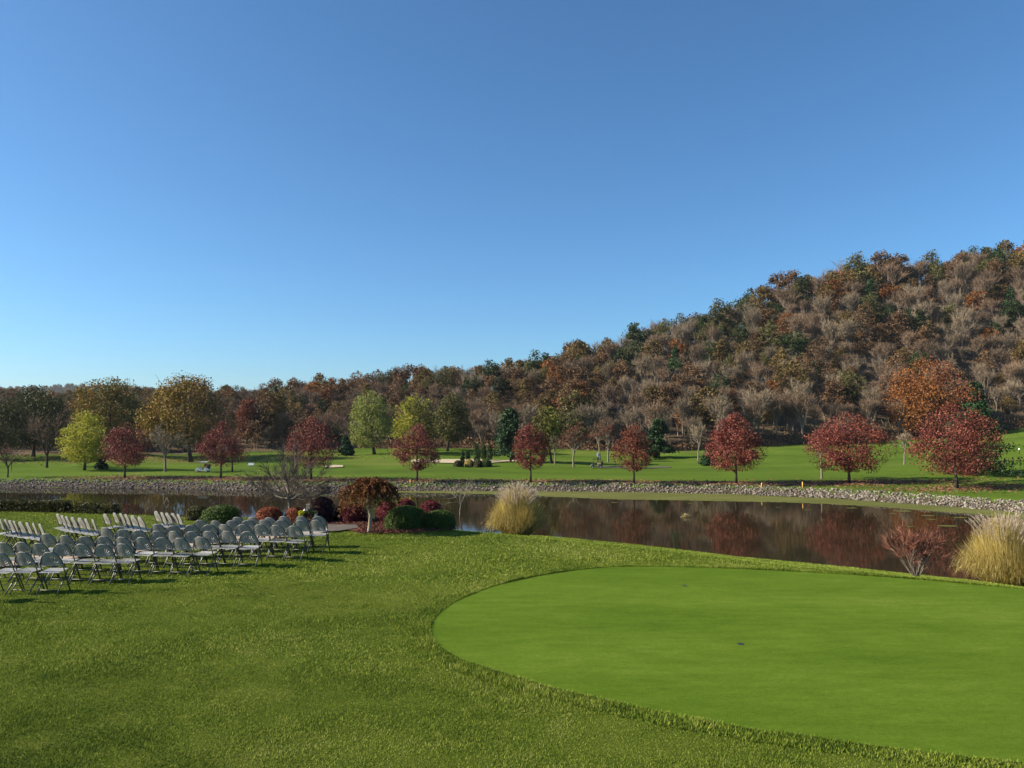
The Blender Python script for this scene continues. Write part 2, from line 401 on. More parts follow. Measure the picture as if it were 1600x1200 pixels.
GREEN_PX = [(1600, 921), (1500, 911.5), (1400, 903), (1300, 896.5), (1200, 891), (1100, 887), (1000, 885), (950, 886), (900, 891), (850, 898), (800, 908), (760, 919), (720, 935),
            (690, 952), (673, 970), (668, 985), (675, 1003), (700, 1023), (740, 1041), (800, 1060), (850, 1074), (950, 1098), (1050, 1120), (1200, 1145), (1320, 1162), (1450, 1178),
            (1600, 1195), (1760, 1205), (1900, 1180), (1960, 1100), (1900, 985), (1760, 936)]
GP = ground_px(GREEN_PX, LAWN)[:, :2]
def smooth_loop(P, k=3):
    for _ in range(k):
        N = np.roll(P, -1, 0)
        P = np.stack([P * .75 + N * .25, P * .25 + N * .75], 1).reshape(-1, 2)
    return P
GP = smooth_loop(GP, 2)
def inside(P, poly):
    x, y = P[:, 0], P[:, 1]; r = np.zeros(len(P), bool)
    for (x1, y1), (x2, y2) in zip(poly, np.roll(poly, -1, 0)):
        c = (y1 > y) != (y2 > y)
        r ^= c & (x < (x2 - x1) * (y - y1) / (y2 - y1 + 1e-12) + x1)
    return r
gc = GP.mean(0)
rings = [GP * t + gc * (1 - t) for t in (1, .8, .6, .4, .2)]
nG = len(GP)
V = np.concatenate(rings + [gc[None]]); V = np.column_stack([V, np.full(len(V), LAWN + 0.006)])
Fs = [(i * nG + j, i * nG + (j + 1) % nG, (i + 1) * nG + (j + 1) % nG, (i + 1) * nG + j) for i in range(4) for j in range(nG)] + [(4 * nG + j, 4 * nG + (j + 1) % nG, 5 * nG) for j in range(nG)]
tag(mesh_obj("putting_green", V, Fs, M['green'], smooth=True), kind="structure")

sheet("walkway", [(-60, 884), (60, 870), (130, 863), (230, 854), (330, 845), (430, 835), (500, 827)], [(-60, 895), (60, 882), (130, 873), (230, 863), (330, 853), (430, 843), (505, 834)], M['concrete'], 0.05, kind="structure")
sheet("patio", [(497, 822), (530, 821), (556, 822)], [(497, 833.5), (530, 832), (561, 827)], M['paver'], 0.055, 20, kind="structure")
sheet("mulch_bed", [(505, 815), (560, 813), (620, 813), (720, 815)], [(508, 823), (575, 836), (640, 833), (722, 826)], M['mulch'], 0.04, 40, 8, rag=0.12, kind="structure")
sheet("sand_bunker", [(505, 729.5), (520, 727.5), (536, 728)], [(505, 731.5), (520, 731.5), (536, 730.5)], M['sand'], 0.10, 20, kind="structure")
sheet("sand_bunker", [(642, 720), (680, 718.5), (722, 718.5), (765, 719.5), (808, 719.5)], [(642, 723), (680, 724), (722, 724.5), (765, 724.5), (808, 722)], M['sand'], 0.12, 40, kind="structure")
sheet("cart_path", [(935, 730), (980, 730), (1047, 729)], [(935, 732.2), (980, 732.2), (1047, 731.2)], M['paver'], 0.06, 30, kind="structure")
ALG_UP = [(612, 766.8), (700, 766.8), (760, 766.8), (850, 767), (960, 768.4), (1060, 770), (1140, 772), (1200, 775), (1300, 779), (1400, 786), (1500, 793), (1620, 803)]
ALG_LO = [(612, 769.6), (700, 771), (760, 772), (850, 776), (960, 780.5), (1060, 782), (1140, 783.5), (1200, 784.5), (1300, 788), (1400, 794.5), (1500, 802), (1620, 812)]
sheet("pond_algae", ALG_UP, ALG_LO, M['algae'], 0.012, 260, 5, plane=0.0, rag=0.16, kind="stuff")
mb = MB()
for px, py, wpx in [(1262, 797, 14), (1215, 793, 10), (1410, 799, 30), (1450, 806, 22), (1395, 803, 12), (1455, 812, 16), (1500, 809, 22), (1330, 794, 20), (1480, 822, 34), (1420, 823, 18), (90, 762, 34), (560, 771, 8), (1080, 787, 12), (960, 785.5, 14)]:
    c = hit(px, py, 0.0); R = wpx * c[1] / F / 2
    an = np.arange(18) * 2 * math.pi / 18; rr = RNG.uniform(.75, 1.1, 18)
    P = np.stack([c[0] + R * rr * np.cos(an), c[1] + 0.5 * R * rr * np.sin(an), np.full(18, 0.014)], 1)
    mb.add(P, [tuple(range(18))])
tag(mb.build("floating_pond_weed", M['algae']), kind="stuff")

# ------------------------------------------------------------------ scattered stuff: rocks, fallen leaves, lawn grass
def rand_rot(n):
    q_ = RNG.normal(size=(n, 4)); q_ /= np.linalg.norm(q_, axis=1)[:, None]
    w, x, y, z = q_.T
    return np.stack([np.stack([1 - 2 * (y * y + z * z), 2 * (x * y - w * z), 2 * (x * z + w * y)], 1), np.stack([2 * (x * y + w * z), 1 - 2 * (x * x + z * z), 2 * (y * z - w * x)], 1),
                     np.stack([2 * (x * z - w * y), 2 * (y * z + w * x), 1 - 2 * (x * x + y * y)], 1)], 1)
def rocks(P, S):
    bm = bmesh.new(); bmesh.ops.create_icosphere(bm, subdivisions=1, radius=1.0)
    B = np.array([v.co for v in bm.verts]); T = np.array([[v.index for v in f.verts] for f in bm.faces]); bm.free()
    n = len(P)
    V = B[None] * RNG.uniform(.6, 1.15, (n, len(B), 1)) * RNG.uniform(.6, 1.2, (n, 1, 3))
    V = np.einsum('nij,nkj->nki', rand_rot(n), V) * S[:, None, None] + P[:, None]
    return V.reshape(-1, 3), (T[None] + (np.arange(n) * len(B))[:, None, None]).reshape(-1, 3)
nr = 11000
rp = RNG.uniform(-260, 2000, nr)
ry = FARS(rp) + RNG.uniform(-0.5, 1.75, nr)
rx = (rp - 800) / F * ry
S = RNG.uniform(.045, .125, nr) * RNG.uniform(.8, 1.25, nr)
V, T = rocks(np.stack([rx, ry, zt(rx, ry) + S * .3], 1), S)
def rock_mat():
    m, n, l, b = new_mat("riprap stones, fresher and paler towards the east end")
    g = n.new("ShaderNodeNewGeometry"); v = coords(n, l)
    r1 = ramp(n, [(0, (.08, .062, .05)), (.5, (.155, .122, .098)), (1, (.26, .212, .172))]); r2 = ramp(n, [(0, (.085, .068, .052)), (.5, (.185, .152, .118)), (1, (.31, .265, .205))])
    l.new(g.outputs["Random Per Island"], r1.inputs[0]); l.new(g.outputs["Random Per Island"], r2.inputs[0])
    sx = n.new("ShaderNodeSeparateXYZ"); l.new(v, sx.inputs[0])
    mr = n.new("ShaderNodeMapRange"); mr.inputs[1].default_value, mr.inputs[2].default_value = -8, 30; l.new(sx.outputs[0], mr.inputs[0])  # paler eastwards: sun on the turning bank put into the stone colour
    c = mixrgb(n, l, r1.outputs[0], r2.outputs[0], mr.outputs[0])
    l.new(c, b.inputs["Base Color"]); b.inputs["Roughness"].default_value = .9
    return m
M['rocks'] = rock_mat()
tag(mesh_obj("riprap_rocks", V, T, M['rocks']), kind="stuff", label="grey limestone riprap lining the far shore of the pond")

def leaf_quads(P, S, N=None, jit=1.0, asp=1.0):
    """small diamond leaves at P, size S, facing N loosely"""
    n_ = len(P)
    D = RNG.normal(size=(n_, 3)); D /= np.linalg.norm(D, axis=1)[:, None]
    if N is not None:
        D = N + jit * D; D /= np.linalg.norm(D, axis=1)[:, None] + 1e-9
    A = np.cross(D, RNG.normal(size=(n_, 3))); A /= np.linalg.norm(A, axis=1)[:, None] + 1e-9
    B = np.cross(D, A)
    S = np.broadcast_to(np.asarray(S, float), (n_,))[:, None] * RNG.uniform(.6, 1.3, (n_, 1))
    V_ = np.stack([P + A * S * asp, P + B * S * .55, P - A * S * asp, P - B * S * .55], 1).reshape(-1, 3)
    return V_, np.arange(n_ * 4).reshape(-1, 4)
def ribbons(P, D, L, W):
    """thin tapered strips from P along D"""
    n_ = len(P)
    A = np.cross(D, RNG.normal(size=(n_, 3))); A /= np.linalg.norm(A, axis=1)[:, None] + 1e-9
    L, W = np.broadcast_to(L, (n_,))[:, None], np.broadcast_to(W, (n_,))[:, None]
    return np.stack([P - A * W, P + A * W, P + D * L], 1).reshape(-1, 3), np.arange(n_ * 3).reshape(-1, 3)

MAPLES = [(195, 747, 660, 157, 232), (345, 748, 658, 305, 381), (486, 750, 650, 442, 525), (651, 752, 663, 617, 685), (829, 753, 660, 800, 860), (990, 755, 662, 952, 1018),
          (1150, 756, 645, 1102, 1197), (1327, 754, 644, 1266, 1390), (1495, 763, 633, 1433, 1575)]
MPOS = [hit(a[0], a[1]) for a in MAPLES]
fl = []
for (a, p) in zip(MAPLES, MPOS):
    n_ = 2200
    r = RNG.rayleigh(3.0, n_); an = RNG.uniform(0, 2 * math.pi, n_)
    fl.append(np.stack([p[0] + 1.2 + r * np.cos(an) * 1.7, p[1] - .3 + r * np.sin(an) * .5], 1))
for px, py, sx, sy, n_ in [(130, 722, 9, 3, 900), (300, 717, 12, 4, 1500), (170, 714, 14, 4, 900), (430, 704, 9, 4, 700), (1440, 693, 12, 3, 700), (590, 712, 7, 3, 300), (1250, 757, 14, 1.0, 900)]:
    p = hit(px, py); fl.append(np.stack([p[0] + RNG.normal(0, sx, n_), p[1] + RNG.normal(0, sy, n_)], 1))
fl = np.concatenate(fl)
px_, d1_, ds_, df_, *_r = zone_edges(fl[:, 0], fl[:, 1])
fl = fl[fl[:, 1] > df_ + 1.7]
V, T = leaf_quads(np.column_stack([fl, zt(fl[:, 0], fl[:, 1]) + .03]), .12, np.array([[0, 0, 1.0]]), .5)
tag(mesh_obj("fallen_leaves", V, T, M['fallen']), kind="stuff", label="fallen leaves on the far bank below the autumn trees")

def grass_field(ncand, y0, y1, h, w, umax=1.05):
    y = np.sqrt(RNG.uniform(y0 * y0, y1 * y1, ncand)); u = RNG.uniform(-umax, umax, ncand)
    P = np.stack([u * y, y], 1)
    px, d1, ds, *_ = zone_edges(P[:, 0], P[:, 1])
    k = ~inside(P, GP) & (y < ds - .4)
    return P[k], h, w
def blades(P, h, w):
    n_ = len(P)
    z = zt(P[:, 0], P[:, 1])
    tuft = 0.75 + 0.35 * vnoise(P[:, 0], P[:, 1], 0.55) + 0.25 * vnoise(P[:, 0], P[:, 1], 1.9)
    an = RNG.uniform(0, 2 * math.pi, n_)
    lean = RNG.uniform(.15, 1.0, n_)
    H = h * RNG.uniform(.6, 1.25, n_) * np.clip(tuft, .5, 1.45)
    b0 = np.column_stack([P, z - .005])
    A = np.stack([np.cos(an), np.sin(an), 0 * an], 1)
    Ld = np.stack([-np.sin(an + RNG.normal(0, .6, n_)) * lean, np.cos(an) * lean, np.ones(n_)], 1)
    tip = b0 + Ld * H[:, None]
    w = w * RNG.uniform(.7, 1.3, n_)[:, None]
    return np.stack([b0 - A * w, b0 + A * w, tip], 1).reshape(-1, 3)
LV = []
for args in [(640000, 6.0, 10.5, .033, .0042), (520000, 10.5, 16, .035, .0062), (400000, 16, 27, .042, .011), (160000, 27, 50, .055, .022)]:
    LV.append(blades(*grass_field(*args)))
# a fuller collar of rough round the green
t = RNG.uniform(0, nG, 60000); i0 = t.astype(int) % nG; fr = (t - np.floor(t))[:, None]
E = GP[i0] * (1 - fr) + GP[(i0 + 1) % nG] * fr
out = E - gc; out /= np.linalg.norm(out, axis=1)[:, None]
E = E + out * (RNG.uniform(0, 1, (len(E), 1)) ** 1.5 * .35 - .01)
LV.append(blades(E, .065, .007))
V = np.concatenate(LV)
tag(mesh_obj("lawn_grass", V, np.arange(len(V)).reshape(-1, 3), M['blade']), kind="stuff", label="mown rough grass of the near lawn")

# ------------------------------------------------------------------ trees
PROF = {
    'round': lambda t: np.sqrt(np.clip(1 - (2 * t - 1) ** 2, 0, 1)),
    'pear': lambda t: np.interp(t, [0, .06, .22, .42, .65, .85, 1], [.30, .66, .97, 1, .78, .46, .10]),
    'broad': lambda t: np.interp(t, [0, .08, .3, .55, .8, .93, 1], [.45, .78, 1, .97, .72, .42, .12]),
    'cone': lambda t: np.interp(t, [0, .08, .2, 1], [.75, 1, .95, .06]),
    'column': lambda t: np.interp(t, [0, .1, .5, .85, 1], [.75, .95, 1, .7, .15]),
    'mound': lambda t: np.interp(t, [0, .15, .45, .75, .92, 1], [.86, .98, 1, .80, .50, .12]),
}
def crown_points(n_, W, H, prof, K=45, cr=.17, rim=.4, loose=.25):
    """leaf positions: clumps spread through the crown's volume, most near its outside"""
    pf = PROF[prof]; ph = RNG.uniform(0, 6.28, 3)
    def samp(m, e):
        t = RNG.uniform(0, 1, m * 4); keep = RNG.uniform(0, 1, m * 4) < np.clip(pf(t), .05, 1) ** 1.3
        t = t[keep][:m]; a = RNG.uniform(0, 2 * math.pi, len(t)); r = pf(t) * RNG.uniform(0, 1, len(t)) ** e * (1 + .08 * np.sin(2 * a + ph[0] + 3.5 * t) + .08 * np.sin(3 * a + ph[1] - 5 * t) + .07 * np.sin(5 * a + ph[2] + 9 * t))
        return np.stack([r * np.cos(a) * W / 2, r * np.sin(a) * W / 2, t * H], 1)
    C = samp(K, rim) * np.array((.9, .9, .92)) + np.array((0, 0, H * .03))
    s = cr * W * RNG.uniform(.55, 1.2, len(C))
    k = RNG.integers(0, len(C), int(n_ * (1 - loose)))
    G = RNG.normal(size=(len(k), 3)); G /= np.linalg.norm(G, axis=1)[:, None]
    P = C[k] + G * (s[k] * RNG.uniform(0, 1, len(k)) ** .5)[:, None] * np.array((1, 1, .75))
    P = np.concatenate([P, samp(int(n_ * loose), .45)])
    return P[P[:, 2] > -.02 * H]

def limbs(mb, H, h0, W, r0, nl=7, top=.8, lean=0.0, twist=.06, n=7):
    """tapered trunk with limbs; returns limb ends"""
    zs = np.linspace(0, H * top, 8)
    wob = np.cumsum(RNG.normal(0, twist * H * .06, (8, 2)), 0); wob[0] = 0
    P = np.column_stack([wob[:, 0] + lean * zs, wob[:, 1], zs])
    R = r0 * np.linspace(1, .25, 8); R[0] *= 1.35
    mb.tube(P, R, n)
    ends = []
    for i in range(nl):
        f = RNG.uniform(max(.1, h0 / (H * top) * .85), .85); b0 = np.array([np.interp(f * H * top, zs, P[:, k]) for k in range(3)])
        a = i * 2.4 + RNG.uniform(-.4, .4); L = W * .5 * RNG.uniform(.6, .95) * (1.1 - .5 * f)
        d = np.array((math.cos(a), math.sin(a), RNG.uniform(.35, .95)))
        Q = np.array([b0 + d * L * s_ + np.array((0, 0, .25 * L * s_ * s_)) for s_ in np.linspace(0, 1, 5)])
        Q[1:] += RNG.normal(0, .04 * L, (4, 3))
        mb.tube(Q, r0 * .42 * np.linspace(1, .2, 5) * (1.1 - .6 * f), 5)
        ends.append(Q)
    return ends

def leafy(name, label, cat, p, Ht, W, h0, mat, prof='broad', bark='bark', leaf=None, nleaf=None, K=45, group=None, parts=True, tr=None, lean=0.0, mat2=None, cr=.17, asp=1.0, loose=.25):
    """a tree of trunk and crown standing at p"""
    s = leaf or max(.035, 1.5 * p[1] / F)
    nleaf = nleaf or int(np.clip(5.2 * W * (Ht - h0) / (s * s), 900, 9000))
    rt = tr or .022 * Ht
    mb = MB(); limbs(mb, Ht, h0, W, rt, lean=lean)
    P = crown_points(nleaf, W, Ht - h0, prof, K, cr, loose=loose) + np.array((lean * Ht * .6, 0, h0))
    V, T = leaf_quads(P, s, None, asp=asp)
    ms = [M[mat]] + ([M[mat2]] if mat2 else [])
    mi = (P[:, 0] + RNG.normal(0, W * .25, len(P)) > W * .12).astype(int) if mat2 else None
    root = thing(name, label, cat, tuple(p), RNG.uniform(-.3, .3), group)
    mb.build("trunk", M[bark], root, True)
    mesh_obj("crown", V, T, ms, root, mi=mi)
    return root

def grow(mb, R, P, D, L, r, depth, tips, spread=.55, up=.12, nseg=3, kids=(3, 4), ratio=.68):
    """recursive bare branching: tubes for wood, strips for twigs"""
    Q = [P]; d = D
    for _ in range(nseg):
        d = d + R.normal(0, .10, 3) + np.array((0, 0, up)); d = d / np.linalg.norm(d)
        Q.append(Q[-1] + d * L / nseg)
    if depth > 0 or r > .02:
        mb.tube(Q, np.linspace(r, r * .62, nseg + 1), 5 if depth > 1 else 3, cap=False)
    if depth == 0:
        tips.append((Q[0], Q[-1])); return
    for i in range(R.integers(*kids) + 1):
        f = R.uniform(.35, 1.0) if i else 1.0
        k = min(nseg - 1, int(f * nseg)); b0 = Q[k] + (Q[k + 1] - Q[k]) * (f * nseg - k)
        e = d + R.normal(0, spread, 3); e = e / np.linalg.norm(e)
        grow(mb, R, b0, e, L * ratio * R.uniform(.75, 1.2), r * .55, depth - 1, tips, spread, up, max(2, nseg - 1), kids, ratio)

def bare_mesh(seed, Ht, W, h0, r0, depth, twigs, tw, tl, spread=.55, up=.12, stems=1, kids=(2, 4), nl=5, twj=.55):
    R = np.random.default_rng(seed); mb = MB(); tips = []
    for sidx in range(stems):
        a0 = R.uniform(0, 6.28); d0 = np.array((math.cos(a0) * .12, math.sin(a0) * .12, 1.0)) if stems == 1 else np.array((math.cos(sidx * 2.4) * .55, math.sin(sidx * 2.4) * .55, 1.0))
        P = np.array([d0 * h0 * s_ * np.array((.3, .3, 1)) for s_ in (0, .35, .7, 1.0)])
        mb.tube(P, r0 * np.array((1.3, 1, .92, .85)), 7, cap=False)
        for i in range(nl):
            a = i * 2.4 + R.uniform(-.3, .3); lat = R.uniform(.35, .9) * W / Ht if i else .15
            e = np.array((math.cos(a) * lat, math.sin(a) * lat, 1.0)); e /= np.linalg.norm(e)
            b0 = P[-1] - np.array((0, 0, h0 * .12 * R.uniform(0, 1)))
            grow(mb, R, b0, e, (Ht - h0) * .40, r0 * .55, depth, tips, spread, up, 3, kids)
    A = np.array([t_[0] for t_ in tips]); B = np.array([t_[1] for t_ in tips])
    Vw, Fw = np.concatenate(mb.v), mb.f
    k = R.integers(0, len(A), twigs); f = R.uniform(0, 1, (twigs, 1))
    P = A[k] * (1 - f) + B[k] * f
    D = (B - A)[k]; D = D / (np.linalg.norm(D, axis=1)[:, None] + 1e-9) + R.normal(0, twj, (twigs, 3)); D[:, 2] += .25; D /= np.linalg.norm(D, axis=1)[:, None]
    # the tree's real extent fits the height and width asked for
    mid = np.median(B[:, :2], axis=0)
    sx = W / (np.percentile(B[:, :2], 97) - np.percentile(B[:, :2], 3) + .3); sz = (Ht - h0) / (B[:, 2].max() - h0 + tl * .6)
    fix = lambda X: np.column_stack([(X[:, 0] - mid[0] * np.clip((X[:, 2] - h0 * .7) / (Ht * .4), 0, 1)) * np.where(X[:, 2] > h0 * .7, sx, 1), (X[:, 1] - mid[1] * np.clip((X[:, 2] - h0 * .7) / (Ht * .4), 0, 1)) * np.where(X[:, 2] > h0 * .7, sx, 1), np.where(X[:, 2] > h0, h0 + (X[:, 2] - h0) * sz, X[:, 2])])
    Vt, Ft = ribbons(P, D, tl * R.uniform(.5, 1.2, twigs), tw)
    return fix(Vw), Fw, fix(Vt), Ft, fix(P + D * tl * .5)

def bare(name, label, cat, p, Ht, W, h0, bark='greybark', twig='greytwig', seed=1, depth=3, twigs=1500, tw=None, tl=None, group=None, r0=None, leafmat=None, nleaf=0, rz=0, **kw):
    Vw, Fw, Vt, Ft, tips = bare_mesh(seed, Ht, W, h0, r0 or .02 * Ht, depth, twigs, tw or .25 * p[1] / F, tl or Ht * .06, **kw)
    root = thing(name, label, cat, tuple(p), rz, group)
    mesh_obj("trunk", Vw, Fw, M[bark], root, True)
    mesh_obj("crown", Vt, Ft, M[twig], root)
    if leafmat:
        k = RNG.integers(0, len(tips), nleaf)
        V, T = leaf_quads(tips[k] + RNG.normal(0, .03 * W, (nleaf, 3)), 1.1 * p[1] / F)
        mesh_obj("foliage", V, T, M[leafmat], root)
    return root

def dims(px, by, ty, x0, x1):
    p = hit(px, by); k = p[1] / F
    return p, (by - ty) * k, (x1 - x0) * k

ORD = ["first", "second", "third", "fourth", "fifth", "sixth", "seventh", "eighth", "ninth", "tenth", "eleventh"]
ML = ["red maple left of the golf cart with the red shirted driver, round crown", "red maple just right of the golf cart, on the far pond bank",
      "tall crimson maple standing behind the bare branches of the near tree", "red maple on the far bank between two pale green trees and the arborvitae",
      "red maple behind the plumed silver grass clump at mid pond", "orange red maple on the far bank right of the parked dark golf cart",
      "dark red maple with a full round crown, left of the two yellow stakes", "broad dusky red maple on the bank beside the pale thin sapling trunk",
      "largest red maple, at the right end of the row on the far bank"]
for i, (a, lab) in enumerate(zip(MAPLES, ML)):
    p, H, W = dims(*a)
    h0 = H * (.20 if i < 6 else .17)
    leafy("maple_tree", lab, "tree", p, H, W, h0, 'redorange' if i == 5 else 'red', 'pear' if i not in (7, 8) else 'broad', K=[44, 38, 50, 36, 40, 46, 48, 52, 56][i], group="red maples along the far bank", tr=.019 * H, cr=[.17, .16, .18, .18, .16, .15, .16, .15, .15][i],
          mat2='redorange' if i in (4, 6, 7, 8) else None, nleaf=int(8500 if i < 6 else 16000), leaf=.078 if i < 6 else .088, loose=.28)

def T(name, label, px, by, ty, x0, x1, mat, prof='broad', hf=.18, Y=None, **kw):
    if Y is None: p, H, W = dims(px, by, ty, x0, x1)
    else:
        q_ = at(px, by, Y); p = np.array((q_[0], q_[1], float(zt(q_[0], q_[1])))); H = (by - ty) * Y / F + q_[2] - p[2]; W = (x1 - x0) * Y / F
    off = ((x0 + x1) / 2 - px) * p[1] / F
    return leafy(name, label, "tree", p, H, W, H * hf, mat, prof, lean=off / (H * .6) if abs(off) > .2 else 0.0, **kw)

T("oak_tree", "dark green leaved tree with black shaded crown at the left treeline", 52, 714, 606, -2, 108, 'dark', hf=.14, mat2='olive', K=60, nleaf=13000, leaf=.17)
T("leafy_tree", "yellow green tree cut by the left edge of the view", -6, 716, 618, -50, 40, 'olive', hf=.12)
T("oak_tree", "big olive and gold oak behind the yellow green tree", 170, 715, 590, 108, 232, 'oakgold', hf=.16, K=60, mat2='olive', nleaf=15000, leaf=.17)
T("oak_tree", "tallest orange brown oak above the golf cart", 298, 722, 586, 224, 356, 'oakgold', hf=.2, K=65, mat2='brown', nleaf=17000, leaf=.17)
T("leafy_tree", "bright yellow green tree between the dark tree and the red maple", 132, 735, 643, 92, 168, 'yellowgreen', 'pear', hf=.12, K=55)
T("leafy_tree", "orange brown tree behind the maples, beside a dusky red one", 425, 692, 610, 393, 448, 'brown', 'round', hf=.1, mat2='oakgold')
T("leafy_tree", "dusky red tree tucked behind the orange brown one", 386, 694, 621, 368, 404, 'redorange', 'round', hf=.1)
T("willow_tree", "pale green round tree with spreading crown, left of its yellower twin", 585, 710, 609, 542, 613, 'palegreen', 'broad', hf=.12, K=60)
T("willow_tree", "brighter yellow green tree right of the pale green round tree", 645, 704, 618, 611, 688, 'yellowgreen', 'broad', hf=.1, K=60, mat2='olive')
T("leafy_tree", "olive brown tree with short dark trunk behind the arborvitae", 699, 705, 614, 678, 737, 'olive', 'broad', hf=.16, loose=.5)
T("leafy_tree", "yellow tinged tree between the pine and the sparse reddish tree", 862, 724, 634, 832, 874, 'olive', 'round', hf=.18, mat2='yellowgreen')
T("oak_tree", "orange brown tree at the foot of the hill above the dark cart", 905, 712, 594, 868, 940, 'brown', 'broad', hf=.12, mat2='orange', nleaf=9000, leaf=.2, Y=146)
T("oak_tree", "great orange oak standing out at the foot of the hill", 1452, 690, 560, 1387, 1521, 'orange', 'broad', hf=.10, K=60, mat2='redorange', nleaf=20000, leaf=.2, Y=152)
def pine(label, px, by, ty, x0, x1, Y=None, dens=1.0, name="pine_tree"):
    if Y is None: p, H, W = dims(px, by, ty, x0, x1)
    else:
        q_ = at(px, by, Y); p = np.array((q_[0], q_[1], float(zt(q_[0], q_[1])))); H = (by - ty) * Y / F + q_[2] - p[2]; W = (x1 - x0) * Y / F
    root = thing(name, label, "tree", tuple(p), RNG.uniform(0, 6))
    mb = MB(); mb.tube([(0, 0, 0), (0, .02 * H, H * .5), (0, 0, H)], [.022 * H, .014 * H, .003 * H], 7)
    P, D = [], []
    for k in range(int(60 * dens)):
        t_ = RNG.uniform(.08, .98); a = RNG.uniform(0, 6.28); L = W / 2 * float(np.interp(t_, [0, .15, 1], [.85, 1, .10])) * RNG.uniform(.6, 1.1)
        e = np.array((math.cos(a), math.sin(a), -.10 + .35 * t_))
        b0 = np.array((0, 0, t_ * H)); mb.tube([b0, b0 + e * L * .5, b0 + e * L + (0, 0, .06 * L)], [.006 * H, .004 * H, .002 * H], 4)
        m_ = int(150)
        f = RNG.uniform(.15, 1.05, m_) ** .8
        P.append(b0 + e * L * f[:, None] + RNG.normal(0, .05 * W, (m_, 3)) * np.array((1, 1, .55))); 
    P = np.concatenate(P); s = max(.05, 1.8 * p[1] / F)
    mb.build("trunk", M['bark'], root, True)
    V, T_ = leaf_quads(P, s, None, asp=1.3); mesh_obj("crown", V, T_, M['pine'], root)
    return root
pine("blue green pine beside the arborvitae, left of the red maple", 798, 722, 640, 764, 836)
pine("dark conifer right of the orange red maple", 1030, 716, 657, 1005, 1057, dens=1.3)
pine("green pine tip peeping out behind the largest red maple", 1524, 744, 630, 1454, 1592)
pine("dark green pine leaning against the great orange oak", 1526, 690, 600, 1496, 1556, Y=148)
pine("small black green conifer beside the pale green round tree", 540, 712, 682, 529, 553, dens=.9, name="small_conifer")
pine("low dark conifer at the left foot of the dark red maple", 1108, 727, 703, 1094, 1124, dens=.9, name="small_conifer")
pine("round dark evergreen bush left of the first red maple", 157, 733, 712, 148, 166, dens=.8, name="small_conifer")
def col_tree(label, px, by, ty, w):
    p, H, W = dims(px, by, ty, px - w * .38, px + w * .38)
    leafy("arborvitae", label, "tree", p, H, W, .03 * H, 'arbor', 'column', leaf=.075, nleaf=2600, K=40, cr=.3, group="columnar arborvitae by the bunker", parts=True, tr=.02 * H)
for lab, px, by, ty, w in [("shortest columnar arborvitae, at the left of the clump by the bunker", 723, 726, 704, 8), ("second columnar arborvitae from the left of the clump", 731, 726, 702, 9), ("wide dark arborvitae at the middle of the clump", 745, 722, 691, 13),
                           ("tallest narrow arborvitae of the clump by the bunker", 756, 721, 690, 11), ("brightest columnar arborvitae, next to the pine", 765, 720, 694, 11)]:
    col_tree(lab, px, by, ty, w)

def shrub(name, label, px, by, ty, x0, x1, mat, prof='mound', leaf=None, n_=3200, group=None, cat="shrub", flat=1.0, p=None):
    if p is None: p, H, W = dims(px, by, ty, x0, x1)
    else: k = p[1] / F; H, W = (by - ty) * k, (x1 - x0) * k
    root = thing(name, label, cat, tuple(p), 0, group)
    s = leaf or max(.02, 1.3 * p[1] / F)
    t_ = np.linspace(0, 1, n_) ** 1.0; pf = PROF[prof]
    z = RNG.uniform(0, 1, n_); a = RNG.uniform(0, 6.283, n_)
    lump = 1 + .07 * np.sin(3 * a + 2 + px) + .05 * np.sin(7 * a + 9 * z + px) + .05 * np.sin(11 * z + 5 * a)
    r = pf(z) * lump * RNG.uniform(.80, 1.02, n_)
    topk = RNG.uniform(0, 1, n_) < .35
    r = np.where(topk, pf(z) * RNG.uniform(0, 1, n_) ** .5, r); z = np.where(topk & (z < .7), 0.75 + .23 * RNG.uniform(0, 1, n_), z); r = np.minimum(r, pf(z) * lump)
    P = np.stack([r * np.cos(a) * W / 2, r * np.sin(a) * W / 2 * flat, z * H], 1)
    mb = MB()
    for k in range(7):
        e = np.array((math.cos(k * .9) * W * .33, math.sin(k * .9) * W * .33, H * .8)); mb.tube([(0, 0, -.03), e * .5 + (0, 0, .05 * H), e], [.018 * H + .006, .012 * H, .004], 5)
    mb.build("stems", M['bark'], root)
    N = np.stack([np.cos(a), np.sin(a), .6 + 0 * a], 1)
    V, T_ = leaf_quads(P, s, N, 1.0); mesh_obj("foliage", V, T_, M[mat], root)
    # a dense inner body of shaded leaves closes the view through the shrub
    P2 = P * np.array((.82, .82, .86)); V, T_ = leaf_quads(P2, s * 2.0, N, .4); mesh_obj("inner_foliage", V, T_, M[mat], root)
    return root
G = "shrubs by the bunker"
shrub("shrub", "dark low shrub at the left of the bunker shrubs", 716, 729, 720, 709, 724, 'hedge', n_=900, group=G)
shrub("shrub", "tan brown shrub among the bunker shrubs", 733, 729, 718, 726, 741, 'reed', n_=900, group=G)
shrub("shrub", "green shrub third from the left before the arborvitae", 746, 729.5, 719, 738, 755, 'hedge', n_=900, group=G)
shrub("shrub", "olive shrub at the right of the bunker shrubs", 759, 729, 718, 750, 769, 'box', n_=900, group=G)

